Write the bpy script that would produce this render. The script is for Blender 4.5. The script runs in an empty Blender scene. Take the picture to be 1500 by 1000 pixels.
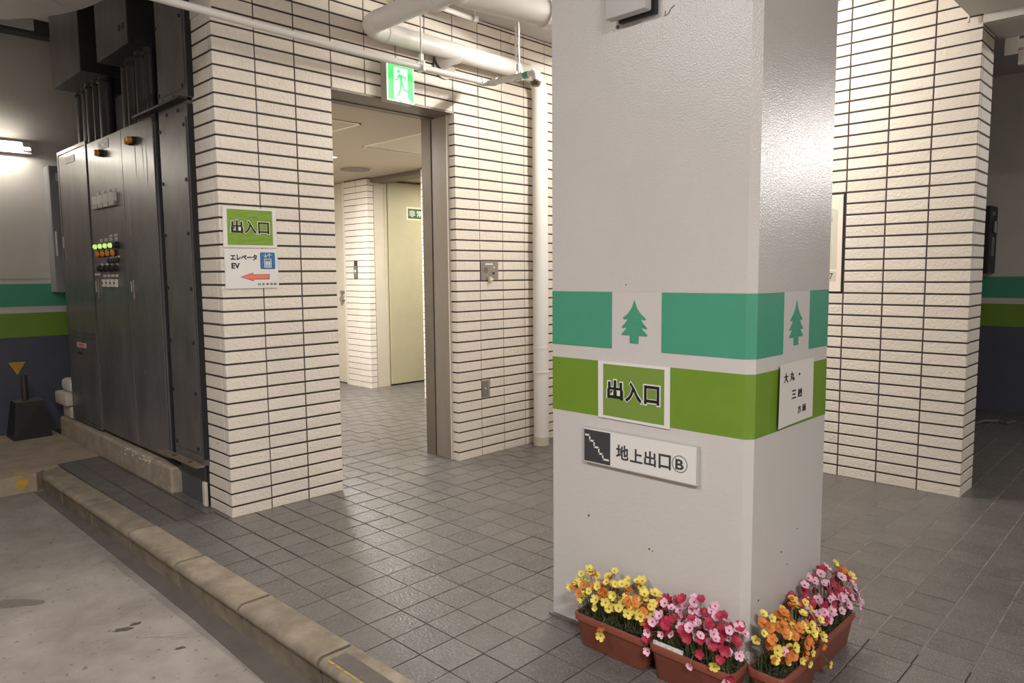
import bpy, bmesh, math, random
from mathutils import Vector, Matrix
from mathutils.geometry import tessellate_polygon
random.seed(7)
C = bpy.context.scene.collection
SC = bpy.context.scene
PI = math.pi
# ------------------------------------------------------------------ camera
cam = bpy.data.cameras.new('camera'); camo = bpy.data.objects.new('camera', cam); C.objects.link(camo)
cam.sensor_width = 36; cam.sensor_fit = 'HORIZONTAL'; cam.lens = 36*1059.38/1500; cam.clip_start = .02
YAW, PIT, ROL = 0.776845722, -0.0922886585, -0.00827017774
f_ = Vector((math.cos(PIT)*math.cos(YAW), math.cos(PIT)*math.sin(YAW), math.sin(PIT)))
r_ = Vector((math.sin(YAW), -math.cos(YAW), 0)); u_ = r_.cross(f_)
r2 = math.cos(ROL)*r_ + math.sin(ROL)*u_; u2 = -math.sin(ROL)*r_ + math.cos(ROL)*u_
camo.matrix_world = Matrix(((r2.x, u2.x, -f_.x, 0), (r2.y, u2.y, -f_.y, 0), (r2.z, u2.z, -f_.z, 1.4), (0, 0, 0, 1)))
SC.camera = camo
# ------------------------------------------------------------------ world, light, exposure
W = bpy.data.worlds.new('world'); SC.world = W; W.use_nodes = True
W.node_tree.nodes['Background'].inputs[0].default_value = (1, .97, .94, 1)
W.node_tree.nodes['Background'].inputs[1].default_value = .02
SC.view_settings.view_transform = 'Standard'; SC.view_settings.look = 'None'
SC.view_settings.exposure = 0.38; SC.view_settings.gamma = 1; SC.view_settings.use_curve_mapping = False
try:
    SC.cycles.max_bounces = 8; SC.cycles.diffuse_bounces = 5; SC.cycles.glossy_bounces = 3; SC.cycles.sample_clamp_indirect = 4
except Exception: pass
def area(name, loc, sx, sy, power, col=(1, .95, .88), rot=(0, 0, 0)):
    l = bpy.data.lights.new(name, 'AREA'); l.shape = 'RECTANGLE'; l.size = sx; l.size_y = sy; l.energy = power; l.color = col
    o = bpy.data.objects.new(name, l); C.objects.link(o); o.location = loc; o.rotation_euler = rot
    return o
WARM = (1, .985, .965)
area('aisle_lamp_light', (-.6, 2.6, 3.42), .10, 1.2, 58, WARM, (0, 0, 0))
area('rear_lamp_light', (-.5, -1.6, 3.42), 1.2, .1, 170, WARM, (0, 0, math.radians(-45)))
area('far_aisle_lamp_light', (7.6, -1.1, 2.62), .04, .8, 38, (1, .95, .92), (0, math.radians(65), 0))
area('corridor_light', (3.775, 6.64, 2.570), .5, .5, 105, WARM)
area('corridor_entry_light', (2.75, 5.6, 2.575), .3, .5, 14, WARM)
area('side_room_light', (6.4, 6.5, 2.575), .6, .6, 36, (1, .93, .74))
area('back_wall_lamp_light', (1.0, 7.60, 2.55), 1.35, .05, 13, (1, .95, .86), (math.radians(75), 0, 0))

# ------------------------------------------------------------------ helpers
def lin(c):
    return tuple((x/255/12.92 if x/255 <= .04045 else ((x/255+.055)/1.055)**2.4) for x in c)
def mat(name, rgb, rough=.5, metal=0, bump=0, bscale=40, bdist=.002, var=0, vscale=6, rgb2=None, stretch=(1, 1, 1), rnd=0, distort=0, spec=.5, spots=None, detail=4):
    m = bpy.data.materials.new(name); m.use_nodes = True; nt = m.node_tree; N = nt.nodes; L = nt.links
    p = N['Principled BSDF']; p.inputs['Roughness'].default_value = rough; p.inputs['Metallic'].default_value = metal
    p.inputs['Specular IOR Level'].default_value = spec
    c = lin(rgb)+(1,); p.inputs['Base Color'].default_value = c
    m.diffuse_color = c
    if not (bump or var or rnd or spots): return m
    tc = N.new('ShaderNodeTexCoord'); mp = N.new('ShaderNodeMapping'); mp.inputs['Scale'].default_value = stretch
    vec = tc.outputs['Object']
    oi = None
    if rnd:
        oi = N.new('ShaderNodeObjectInfo'); vm = N.new('ShaderNodeVectorMath'); vm.operation = 'MULTIPLY_ADD'
        L.new(oi.outputs['Random'], vm.inputs[0]); vm.inputs[1].default_value = (37, 53, 71); L.new(vec, vm.inputs[2]); vec = vm.outputs[0]
    L.new(vec, mp.inputs['Vector'])
    col = None
    if var:
        n = N.new('ShaderNodeTexNoise'); n.inputs['Scale'].default_value = vscale; n.inputs['Detail'].default_value = 6; n.inputs['Roughness'].default_value = .65
        L.new(mp.outputs[0], n.inputs['Vector'])
        mr = N.new('ShaderNodeMapRange'); mr.inputs[1].default_value = .3; mr.inputs[2].default_value = .7; L.new(n.outputs[0], mr.inputs[0])
        mx = N.new('ShaderNodeMix'); mx.data_type = 'RGBA'
        a = lin(rgb); b = lin(rgb2) if rgb2 else tuple(x*(1-var) for x in a)
        mx.inputs[6].default_value = a+(1,); mx.inputs[7].default_value = b+(1,)
        L.new(mr.outputs[0], mx.inputs[0]); col = mx.outputs[2]
    if spots:
        vo = N.new('ShaderNodeTexNoise'); vo.inputs['Scale'].default_value = spots[0]; vo.inputs['Detail'].default_value = 2; L.new(mp.outputs[0], vo.inputs['Vector'])
        m2 = N.new('ShaderNodeMapRange'); m2.inputs[1].default_value = spots[1]; m2.inputs[2].default_value = spots[1]+.06; L.new(vo.outputs[0], m2.inputs[0])
        mx2 = N.new('ShaderNodeMix'); mx2.data_type = 'RGBA'
        if col is None: mx2.inputs[6].default_value = c
        else: L.new(col, mx2.inputs[6])
        mx2.inputs[7].default_value = lin(spots[2])+(1,); L.new(m2.outputs[0], mx2.inputs[0]); col = mx2.outputs[2]
    if rnd:
        hs = N.new('ShaderNodeHueSaturation'); m3 = N.new('ShaderNodeMapRange'); m3.inputs[3].default_value = 1-rnd; m3.inputs[4].default_value = 1+rnd*.6
        L.new(oi.outputs['Random'], m3.inputs[0]); L.new(m3.outputs[0], hs.inputs['Value'])
        if col is None: hs.inputs['Color'].default_value = c
        else: L.new(col, hs.inputs['Color'])
        col = hs.outputs[0]
    if col is not None: L.new(col, p.inputs['Base Color'])
    if bump:
        n = N.new('ShaderNodeTexNoise'); n.inputs['Scale'].default_value = bscale; n.inputs['Detail'].default_value = detail; n.inputs['Distortion'].default_value = distort
        L.new(mp.outputs[0], n.inputs['Vector'])
        b = N.new('ShaderNodeBump'); b.inputs['Strength'].default_value = bump; b.inputs['Distance'].default_value = bdist
        L.new(n.outputs[0], b.inputs['Height']); L.new(b.outputs[0], p.inputs['Normal'])
    return m
def emit(name, rgb, s):
    m = bpy.data.materials.new(name); m.use_nodes = True; N = m.node_tree.nodes; p = N['Principled BSDF']
    p.inputs['Base Color'].default_value = lin(rgb)+(1,); p.inputs['Emission Color'].default_value = lin(rgb)+(1,); p.inputs['Emission Strength'].default_value = s
    return m
M = {}
M['tile'] = mat('cream_tile', (227, 217, 204), .45, bump=.7, bscale=36, bdist=.007, rnd=.05, distort=1.4, detail=2)
M['grout'] = mat('dark_grout', (62, 54, 51), .85, bump=.3, bscale=200)
M['plaster'] = mat('cream_plaster', (214, 205, 194), .6, bump=.3, bscale=60)
M['paint'] = mat('pillar_grey_paint', (203, 197, 193), .25, bump=.5, bscale=190, bdist=.0021, var=.05, vscale=3, detail=2)
M['paint2'] = mat('smooth_grey_paint', (203, 197, 193), .45, bump=.25, bscale=70, bdist=.003)
M['teal'] = mat('teal_paint', (72, 152, 122), .45, bump=.15, bscale=120, bdist=.001, var=.06, vscale=9)
M['olive'] = mat('olive_green_paint', (113, 146, 42), .45, bump=.15, bscale=120, bdist=.001, var=.08, vscale=9)
M['ftile'] = mat('grey_floor_tile', (107, 102, 99), .26, bump=1.0, bscale=85, bdist=.004, var=.22, vscale=9, rnd=.10, spots=(190, .60, (134, 128, 122)))
M['fgrout'] = mat('floor_grout', (50, 46, 43), .85, bump=.4, bscale=150, var=.45, vscale=5)
M['jstrip'] = mat('cement_joint', (128, 121, 111), .85, var=.4, vscale=6)
M['kerb'] = mat('worn_kerb_concrete', (158, 145, 127), .7, bump=.5, bscale=60, bdist=.003, var=.4, vscale=7, rgb2=(112, 100, 87), rnd=.08)
M['road'] = mat('driveway_concrete', (156, 147, 140), .75, bump=.5, bscale=45, bdist=.004, var=.3, vscale=3.5, rgb2=(124, 115, 108), spots=(30, .66, (110, 100, 93)))
M['gutter'] = mat('gutter_cement', (106, 97, 90), .75, bump=.5, bscale=80, bdist=.003, var=.3, vscale=7)
M['pad'] = mat('pad_concrete', (172, 156, 136), .75, bump=.5, bscale=40, bdist=.004, var=.3, vscale=5, rgb2=(138, 124, 108), spots=(22, .68, (104, 94, 82)))
M['plinth'] = mat('plinth_concrete', (178, 164, 146), .8, bump=.9, bscale=30, bdist=.008, var=.3, vscale=9, rgb2=(146, 132, 116))
M['stain'] = mat('oil_stain', (84, 77, 72), .6, var=.3, vscale=30)
M['skid'] = mat('tyre_scuff', (118, 108, 101), .7, var=.3, vscale=60)
M['steel'] = mat('cabinet_grey_steel', (120, 117, 117), .3, metal=.2, bump=.12, bscale=18, bdist=.004, var=.5, vscale=5, rgb2=(84, 81, 82), stretch=(1, 1, .3), spots=(60, .70, (164, 160, 158)))
M['steel2'] = mat('duct_grey_steel', (112, 108, 106), .38, metal=.2, bump=.2, bscale=9, bdist=.006, var=.45, vscale=6, rgb2=(86, 83, 82), stretch=(1, 1, .5))
M['darksteel_shade'] = mat('dark_shaded_steel', (58, 55, 56), .5, metal=.2, var=.4, vscale=8, rgb2=(44, 42, 43))  # dark steel; also carries the shade on the ceiling box sides
M['black'] = mat('black_metal', (38, 37, 40), .5)
M['seam'] = mat('shadow_gap_black', (26, 25, 28), .7)  # near black; stands in for shade in gaps and on the duct side
M['conduit'] = mat('conduit_grey', (66, 62, 62), .45, metal=.2)
M['white'] = mat('white_pipe_paint', (232, 228, 222), .38, bump=.2, bscale=60, bdist=.002)
M['board'] = mat('white_board', (226, 222, 218), .4)
M['paper'] = mat('off_white_paper', (218, 212, 205), .6, bump=.15, bscale=8, bdist=.01)
M['signgreen'] = mat('sign_green', (122, 148, 64), .25, bump=.12, bscale=14, bdist=.004)
M['ink'] = mat('black_ink', (24, 24, 30), .45)
M['greyink'] = mat('dark_grey_ink', (62, 62, 66), .45)
M['aluminium'] = mat('sign_aluminium', (205, 202, 200), .3, metal=.35)
M['blue'] = mat('pictogram_blue', (52, 112, 160), .4)
M['coral'] = mat('arrow_coral', (236, 122, 102), .45)
M['jamb'] = mat('brushed_jamb_metal', (150, 140, 130), .42, metal=.15, bump=.1, bscale=30, var=.2, vscale=4, stretch=(1, 1, .2))
M['lintel'] = mat('lintel_metal', (126, 116, 105), .5, metal=.3, var=.2, vscale=5)
M['edge'] = mat('bright_metal_edge', (226, 218, 206), .3, metal=.2)
M['doorleaf'] = mat('beige_door_paint', (190, 182, 152), .5, bump=.15, bscale=20, var=.12, vscale=3)
M['doorbeige'] = mat('pale_door_paint', (206, 196, 178), .5, var=.08, vscale=3)
M['iceil'] = mat('corridor_ceiling_paint', (190, 178, 160), .7)
M['ceil'] = mat('garage_ceiling_paint', (196, 192, 190), .8)
M['wallgrey'] = mat('garage_wall_paint', (206, 200, 192), .7, bump=.4, bscale=30, bdist=.004, var=.08, vscale=2)
M['navy'] = mat('navy_dado_paint', (78, 80, 94), .6, bump=.3, bscale=30, bdist=.003, var=.12, vscale=4)
M['yellow'] = mat('worn_yellow_paint', (202, 160, 56), .6, var=.3, vscale=30)
M['terra'] = mat('terracotta_plastic', (140, 76, 60), .5, bump=.15, bscale=30, var=.15, vscale=8)
M['soil'] = mat('dark_moss_soil', (46, 50, 34), .9, bump=.8, bscale=120, bdist=.01)
M['leaf'] = mat('artificial_grass_green', (98, 100, 60), .6, var=.4, vscale=40, rgb2=(64, 74, 40))
M['moss'] = mat('dark_leaf_green', (58, 66, 46), .6, var=.4, vscale=60)
M['stem'] = mat('flower_stem', (110, 108, 66), .6)
M['fy'] = mat('yellow_petal', (228, 206, 100), .6, rnd=.08); M['fo'] = mat('orange_petal', (206, 118, 46), .6, rnd=.1)
M['fp'] = mat('pink_petal', (226, 176, 194), .6, rnd=.07); M['fr'] = mat('crimson_petal', (170, 34, 66), .6, rnd=.15)
M['fc1'] = mat('flower_centre_green', (142, 122, 40), .7); M['fc2'] = mat('flower_centre_red', (150, 60, 80), .7)
M['chrome'] = mat('chrome', (190, 188, 184), .2, metal=.9)
M['plate'] = mat('stainless_plate', (150, 143, 136), .35, metal=.6)
M['plastic'] = mat('white_plastic', (222, 216, 208), .4); M['greybox'] = mat('grey_box_paint', (150, 150, 152), .5)
M['amber'] = mat('amber_lens', (232, 148, 44), .25); M['lime'] = emit('lit_green_lens', (206, 240, 130), .55)
M['pink'] = mat('pink_label', (228, 196, 186), .5); M['redp'] = mat('red_sticker', (200, 70, 80), .5)
M['tube'] = emit('fluorescent_tube', (255, 250, 240), 6); M['walkway_tube'] = emit('walkway_fluorescent_tube', (255, 249, 240), 460); M['panel_light'] = emit('ceiling_light_panel', (255, 250, 238), 3)
M['exitgreen'] = emit('exit_green', (66, 214, 98), .85); M['exitwhite'] = emit('exit_white', (250, 255, 250), .95)
M['exitframe'] = mat('exit_housing', (176, 166, 152), .45)
M['rock'] = mat('pale_block', (206, 196, 180), .8, bump=.5, bscale=40, bdist=.004, var=.2, vscale=10)
M['signgreen2'] = mat('fire_sign_green', (30, 84, 56), .45); M['cream'] = mat('cream_letter', (232, 230, 200), .5)
M['mapgrey'] = mat('map_grey_green', (204, 200, 182), .5); M['posterbg'] = mat('poster_cream', (238, 224, 208), .5)
M['duct'] = mat('pale_soffit_paint', (204, 200, 194), .6)

class MB:
    def __init__(s): s.v = []; s.f = []; s.m = []
    def add(s, vs, fs, mi=0):
        b = len(s.v); s.v += [tuple(v) for v in vs]; s.f += [tuple(b+i for i in f) for f in fs]; s.m += [mi]*len(fs)
    def box(s, x0, x1, y0, y1, z0, z1, mi=0, b=0):
        if x0 > x1: x0, x1 = x1, x0
        if y0 > y1: y0, y1 = y1, y0
        if z0 > z1: z0, z1 = z1, z0
        b = min(b, (x1-x0)*.45, (y1-y0)*.45, (z1-z0)*.45)
        if b <= 0:
            s.add([(x, y, z) for x in (x0, x1) for y in (y0, y1) for z in (z0, z1)],
                  [(0, 1, 3, 2), (4, 6, 7, 5), (0, 4, 5, 1), (2, 3, 7, 6), (0, 2, 6, 4), (1, 5, 7, 3)], mi); return
        bm = bmesh.new()
        bmesh.ops.create_cube(bm, size=1)
        for v in bm.verts: v.co = Vector(((x0+x1)/2+v.co.x*(x1-x0), (y0+y1)/2+v.co.y*(y1-y0), (z0+z1)/2+v.co.z*(z1-z0)))
        bmesh.ops.bevel(bm, geom=list(bm.edges), offset=b, segments=2, profile=.5, affect='EDGES')
        s.frombm(bm, mi)
    def frombm(s, bm, mi=0):
        bm.verts.index_update()
        s.add([v.co.copy() for v in bm.verts], [[v.index for v in f.verts] for f in bm.faces], mi); bm.free()
    def prism(s, pts, fn, d0, d1, mi=0):          # pts 2-D outline; fn(a, b, d) gives the 3-D point
        n = len(pts)
        tr = tessellate_polygon([[Vector((a, b, 0)) for a, b in pts]])
        s.add([fn(a, b, d0) for a, b in pts]+[fn(a, b, d1) for a, b in pts],
              [tuple(t) for t in tr]+[(t[2]+n, t[1]+n, t[0]+n) for t in tr]+[(i, i+n, (i+1) % n+n, (i+1) % n) for i in range(n)], mi)
    def tube(s, pts, r, n=14, mi=0, cap=True):
        pts = [Vector(p) for p in pts]; rs = r if isinstance(r, (list, tuple)) else [r]*len(pts)
        t0 = (pts[1]-pts[0]).normalized(); up = Vector((0, 0, 1)) if abs(t0.z) < .9 else Vector((1, 0, 0))
        a = t0.cross(up).normalized(); vs = []
        for i, p in enumerate(pts):
            t = ((pts[min(i+1, len(pts)-1)]-p).normalized()+(p-pts[max(i-1, 0)]).normalized())
            t = t.normalized() if t.length > 1e-6 else t0
            a = (a-t*a.dot(t)).normalized(); b = t.cross(a)
            for k in range(n):
                an = 2*PI*k/n; vs.append(p+(a*math.cos(an)+b*math.sin(an))*rs[i])
        fs = [(i*n+k, i*n+(k+1) % n, (i+1)*n+(k+1) % n, (i+1)*n+k) for i in range(len(pts)-1) for k in range(n)]
        if cap: fs += [tuple(range(n))[::-1], tuple((len(pts)-1)*n+k for k in range(n))]
        s.add(vs, fs, mi)
    def cyl(s, p, q, r, n=16, mi=0): s.tube([p, q], r, n, mi)
def finish(name, mb, mats, smooth=False):
    me = bpy.data.meshes.new(name); me.from_pydata(mb.v, [], mb.f)
    if not isinstance(mats, (list, tuple)): mats = [mats]
    for m in mats: me.materials.append(m)
    me.polygons.foreach_set('material_index', mb.m)
    bm = bmesh.new(); bm.from_mesh(me); bmesh.ops.recalc_face_normals(bm, faces=list(bm.faces)); bm.to_mesh(me); bm.free()
    if smooth:
        me.polygons.foreach_set('use_smooth', [True]*len(me.polygons))
        try: me.set_sharp_from_angle(angle=math.radians(40))
        except Exception: pass
    me.update(); return me
WL = {}
def base(o): return WL.get(o.name, Vector((0, 0, 0)))
def obj(name, mb, mats, parent=None, smooth=False, **props):
    if parent is not None:
        b = base(parent); mb.v = [(v[0]-b.x, v[1]-b.y, v[2]-b.z) for v in mb.v]
    o = bpy.data.objects.new(name, finish(name, mb, mats, smooth)); C.objects.link(o)
    if parent is not None:
        o.parent = parent; WL[o.name] = base(parent)
    for k, v in props.items(): o[k] = v
    return o
def thing(name, label, cat, loc, group=None):
    o = bpy.data.objects.new(name, None); C.objects.link(o); o.location = loc; o.empty_display_size = .1
    o['label'] = label; o['category'] = cat; WL[o.name] = Vector(loc)
    if group: o['group'] = group
    return o
def struct(name, mb, m, **kw): return obj(name, mb, m, kind='structure', **kw)
def bx(*a, **k):
    m = MB(); m.box(*a, **k); return m
class Frame:                                       # a flat wall frame: u across, v up, n out of the wall
    def __init__(s, kind, val): s.k = kind; s.val = val
    def P(s, u, v, n=0):
        if s.k == 'X-': return Vector((s.val-n, u, v))     # plane X=val facing -X, u is the world y
        return Vector((u, s.val-n, v))                     # plane Y=val facing -Y, u is the world x
    def box(s, mb, u0, u1, v0, v1, n0, n1, mi=0, b=0):
        p, q = s.P(u0, v0, n0), s.P(u1, v1, n1); mb.box(p.x, q.x, p.y, q.y, p.z, q.z, mi, b); return mb
    def poly(s, mb, pts, n0, n1, mi=0): mb.prism(pts, lambda a, b, d: s.P(a, b, d), n0, n1, mi); return mb
    def cyl(s, mb, u, v, r, n0, n1, mi=0, n=16): mb.cyl(s.P(u, v, n0), s.P(u, v, n1), r, n, mi); return mb
def text_mb(body, fr, u0, u1, v0, v1, n0, n1, bold=0.0, grow=0, mi=0, mb=None):
    cu = bpy.data.curves.new('lettering', 'FONT'); cu.body = body; cu.offset = bold; cu.resolution_u = 3
    o = bpy.data.objects.new('lettering', cu); C.objects.link(o); bpy.context.view_layer.update()
    me = bpy.data.meshes.new_from_object(o.evaluated_get(bpy.context.evaluated_depsgraph_get()))
    bpy.data.objects.remove(o); bpy.data.curves.remove(cu)
    xs = [v.co.x for v in me.vertices]; ys = [v.co.y for v in me.vertices]
    x0, x1, y0, y1 = min(xs), max(xs), min(ys), max(ys)
    sg = 1 if u1 > u0 else -1
    u0, u1, v0, v1 = u0-sg*grow, u1+sg*grow, v0-grow, v1+grow
    bm = bmesh.new(); bm.from_mesh(me)
    g = bmesh.ops.extrude_face_region(bm, geom=list(bm.faces))
    top = {e for e in g['geom'] if isinstance(e, bmesh.types.BMVert)}
    for v in bm.verts:
        a = (v.co.x-x0)/(x1-x0); b = (v.co.y-y0)/(y1-y0)
        v.co = fr.P(u0+a*(u1-u0), v0+b*(v1-v0), n1 if v in top else n0)
    mb = mb or MB(); mb.frombm(bm, mi); bpy.data.meshes.remove(me); return mb

# ------------------------------------------------------------------ tile meshes
TM = {}
def tile_mesh(w, h, d=.008, b=.0022, m='tile', name='tile'):   # face at local y=0 looking to -y, centred in x, from z=0 up
    key = (round(w, 4), round(h, 4), m)
    if key in TM: return TM[key]
    mb = MB(); x = w/2
    mb.add([(-x, d, 0), (x, d, 0), (x, d, h), (-x, d, h), (-x, b, 0), (x, b, 0), (x, b, h), (-x, b, h), (-x+b, 0, b), (x-b, 0, b), (x-b, 0, h-b), (-x+b, 0, h-b)],
           [(8, 9, 10, 11), (4, 5, 9, 8), (5, 6, 10, 9), (6, 7, 11, 10), (7, 4, 8, 11), (0, 1, 5, 4), (1, 2, 6, 5), (2, 3, 7, 6), (3, 0, 4, 7)])
    TM[key] = finish(name, mb, M[m]); return TM[key]
def corner_mesh(wf, wr, h, side):        # L tile: outer corner at local origin, front runs +x*side, return runs +y
    key = ('L', round(wf, 4), round(wr, 4), round(h, 4), side)
    if key in TM: return TM[key]
    d = .008; e = .0025
    pts = [(e, 0), (wf, 0), (wf, d), (d, d), (d, wr), (0, wr), (0, e)]
    mb = MB(); mb.prism(pts, lambda a, b, z: (a*side, b, z), 0, h)
    TM[key] = finish('corner_tile', mb, M['tile']); return TM[key]
def put(name, me, parent, loc, rz=0):
    o = bpy.data.objects.new(name, me); C.objects.link(o); o.parent = parent
    o.location = Vector(loc)-base(parent); o.rotation_euler = (0, 0, rz); return o
def face_tiles(wall, fr, cols, rows, hj=.0115, vj=.007, limit=300, cut=None):
    """cols: list of (u0,u1); rows: list of (z0,z1). Nearest ones are parts, those past the limit are joined."""
    rest = MB(); n = 0
    for (a, b) in cols:
        for (z0, z1) in rows:
            uu = [(a, b)]
            if cut:
                for (cu0, cu1, cz0, cz1) in cut:
                    if z0 < cz1-.01 and z1 > cz0+.01:
                        nu = []
                        for (p, q) in uu:
                            if q <= cu0 or p >= cu1: nu.append((p, q)); continue
                            if cu0-p > .02: nu.append((p, cu0))
                            if q-cu1 > .02: nu.append((cu1, q))
                        uu = nu
            for (p, q) in uu:
                w = q-p-vj; h = z1-z0-hj
                if w < .01 or h < .012: continue
                P = fr.P((p+q)/2, z0+hj/2, 0)
                if n < limit:
                    put('tile', tile_mesh(w, h), wall, P, -PI/2 if fr.k == 'X-' else 0); n += 1
                else:
                    fr.box(rest, p+vj/2, q-vj/2, z0+hj/2, z1-hj/2, -.008, 0)
    if rest.v: obj('tile_field', rest, M['tile'], wall, kind='stuff')
def rows_of(j0, pitch, top, bottom=-.006):
    zs = [bottom]; z = j0
    while z < top: zs.append(z); z += pitch
    zs.append(top)
    return [(a, b) for a, b in zip(zs, zs[1:]) if b-a > .02]

# ================================================================== SETTING
mb = MB(); mb.box(1.40, 9, -4, 10, -.25, -.0045)
floor = struct('floor', mb, M['fgrout'])
# ---- floor tiles
tiles = []
GX, GY, DX, DY = 1.5835, 1.717, .1684, .1682
def in_rect(x, y, r): return r[0] < x < r[1] and r[2] < y < r[3]
SOLID = [(2.17, 2.80, 1.058, 1.912), (1.79, 2.53, 4.06, 4.4), (1.717, 2.4, 4.4, 10), (3.55, 5.06, 4.06, 4.4), (5.075, 5.36, 1.1, 4.06), (5.14, 5.5, 4.0, 6.45), (5.15, 5.5, 7.55, 10)]
j = -16
while GY+j*DY < 9.4:
    y0 = GY+j*DY; strip = y0 > 4.1
    off = 0
    i = -2
    while GX+i*DX < 8.5:
        right = GX+i*DX > 3.1
        o = (DX*.5*(j % 2)+.02*math.sin(j*12.9)) if right else 0
        x0 = (GX if not strip else 1.535)+i*DX+o
        x1 = x0+DX
        if not right and GX+(i+1)*DX > 3.1: x1 = GX+(i+1)*DX+(DX*.5*(j % 2)+.02*math.sin(j*12.9))
        i += 1
        x0c = max(x0, 1.436-.009*max(0, (y0-2.3)/3.8*3))
        if x1-x0c < .03: continue
        xc = (x0c+x1)/2; sl = .014*(xc-1.9); yc = y0+DY/2+sl
        if any(r[0]-.0 < x0c and x1 < r[1]+.0 and r[2] < yc-DY/2 and yc+DY/2 < r[3] for r in SOLID): continue
        if x0c < 1.72 and yc > 6.2: continue
        tiles.append((xc, yc, x1-x0c, DY))
    j += 1
def vis(x, y):
    d = Vector((x, y, -1.4)); q = d.dot(f_)
    if q < .3: return 0
    px = 750+1059*d.dot(r2)/q; py = 500-1059*d.dot(u2)/q
    if not (-15 < px < 1515 and -15 < py < 1015): return 0
    for t in [k/60 for k in range(8, 59)]:
        if any(in_rect(x*t, y*t, r) for r in SOLID): 
            return 0
    return 1/(x*x+y*y+2)**1.5
scored = sorted(((vis(t[0], t[1]), t) for t in tiles), key=lambda s: -s[0])
field = MB(); n = 0
def ftile_mesh(w, l, g=.0044):
    key = ('F', round(w, 3), round(l, 3), g)
    if key in TM: return TM[key]
    x, y = w/2-g/2, l/2-g/2; b = .0011; h = .008
    m_ = MB(); m_.add([(-x, -y, -h), (x, -y, -h), (x, y, -h), (-x, y, -h), (-x, -y, -b), (x, -y, -b), (x, y, -b), (-x, y, -b), (-x+b, -y+b, 0), (x-b, -y+b, 0), (x-b, y-b, 0), (-x+b, y-b, 0)],
        [(8, 9, 10, 11), (4, 5, 9, 8), (5, 6, 10, 9), (6, 7, 11, 10), (7, 4, 8, 11), (0, 1, 5, 4), (1, 2, 6, 5), (2, 3, 7, 6), (3, 0, 4, 7)])
    TM[key] = finish('floor_tile', m_, M['ftile']); return TM[key]
rg = random.Random(3)
for s, (x, y, w, l) in scored:
    dz = rg.uniform(-.0012, .0004)
    if s > 0 and n < 300:
        o = put('floor_tile', ftile_mesh(w, l, .008 if y > 3.3 else .0044), floor, (x, y, dz)); o.rotation_euler = (rg.uniform(-.0025, .0025), rg.uniform(-.0025, .0025), .0)
        n += 1
    else:
        g = .004 if y > 3.3 else .0022; hh = .0045
        a, b, c_, d_ = x-w/2+g, x+w/2-g, y-l/2+g, y+l/2-g
        field.add([(a, c_, -hh), (b, c_, -hh), (b, d_, -hh), (a, d_, -hh), (a, c_, dz), (b, c_, dz), (b, d_, dz), (a, d_, dz)],
                  [(4, 5, 6, 7), (0, 1, 5, 4), (1, 2, 6, 5), (2, 3, 7, 6), (3, 0, 4, 7)])
obj('tile_field', field, M['ftile'], floor, kind='stuff')
for j in range(-20, 2):
    y0 = GY+j*DY
    mb = MB(); mb.prism([(2.85, y0+.0133-.006), (8.4, y0+.091-.006), (8.4, y0+.091+.006), (2.85, y0+.0133+.006)], lambda a, b, d: (a, b, d), -.006, -.0016)
    obj('joint_strip', mb, M['jstrip'], floor)
# ---- driveway
drive = struct('driveway', bx(-4, 1.32, -4, 6.06, -.3, -.13), M['road'])
mb = MB(); mb.prism([(1.205, 6.0), (1.214, 4.27), (1.214, 3.2), (1.197, 2.5), (1.15, 1.2), (1.1, -1), (1.33, -1), (1.32, 6.0)], lambda a, b, d: (a, b, d), -.16, -.1275)
obj('gutter_strip', mb, M['gutter'], drive)
def blob(cx, cy, rx, ry, seed, rot=0, n=18, jag=.25):
    r = random.Random(seed); return [(cx+math.cos(rot)*rx*q*math.cos(t)-math.sin(rot)*ry*q*math.sin(t), cy+math.sin(rot)*rx*q*math.cos(t)+math.cos(rot)*ry*q*math.sin(t))
            for t, q in ((2*PI*k/n, 1+r.uniform(-jag, jag)) for k in range(n))]
for k, (cx, cy, rx, ry, rot) in enumerate([(.69, 4.0, .12, .045, -.7), (.963, 3.344, .04, .018, -.5), (1.018, 3.36, .022, .014, 0), (1.075, 3.0, .02, .012, -.4), (.62, 4.25, .03, .012, -.5), (.75, 2.9, .03, .014, .2)]):
    mb = MB(); mb.prism(blob(cx, cy, rx, ry, k, rot), lambda a, b, d: (a, b, d), -.131, -.1292); obj('stain', mb, M['stain'] if k else M['skid'], drive)
for k in range(13):
    t = k/12; x = 1.0+.16*t+rg.uniform(-.02, .02); y = 3.22-.2*t+rg.uniform(-.02, .02); L_ = rg.uniform(.05, .12)
    if k > 8: x, y = 1.09+rg.uniform(0, .05), 3.70+.03*(k-10)
    mb = MB(); mb.prism([(x, y), (x+L_*.75, y-L_*.65+.006), (x+L_*.75+.007, y-L_*.65), (x+.008, y-.006)], lambda a, b, d: (a, b, d), -.131, -.1293); obj('tyre_mark', mb, M['skid'], drive)
# ---- raised concrete pad at the far left
mb = MB(); mb.prism([(-4, 6.05), (1.235, 6.05), (1.30, 6.12), (1.405, 6.13), (1.405, 6.225), (1.72, 6.28), (1.72, 10), (-4, 10)], lambda a, b, d: (a, b, d), -.3, 0)
pad = struct('raised_pad_floor', mb, M['pad'])
mb = MB(); mb.prism([(1.105, -.03), (1.195, -.03), (1.18, -.075), (1.135, -.11), (1.115, -.075)], lambda a, b, d: (a, 6.05-d, b), -.002, .002); obj('yellow_mark', mb, M['yellow'], pad)
mb = MB(); mb.prism([(1.09, 6.10), (1.19, 6.06), (1.20, 6.14), (1.13, 6.16)], lambda a, b, d: (a, b, d), -.001, .0012); obj('yellow_mark', mb, M['yellow'], pad)
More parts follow.
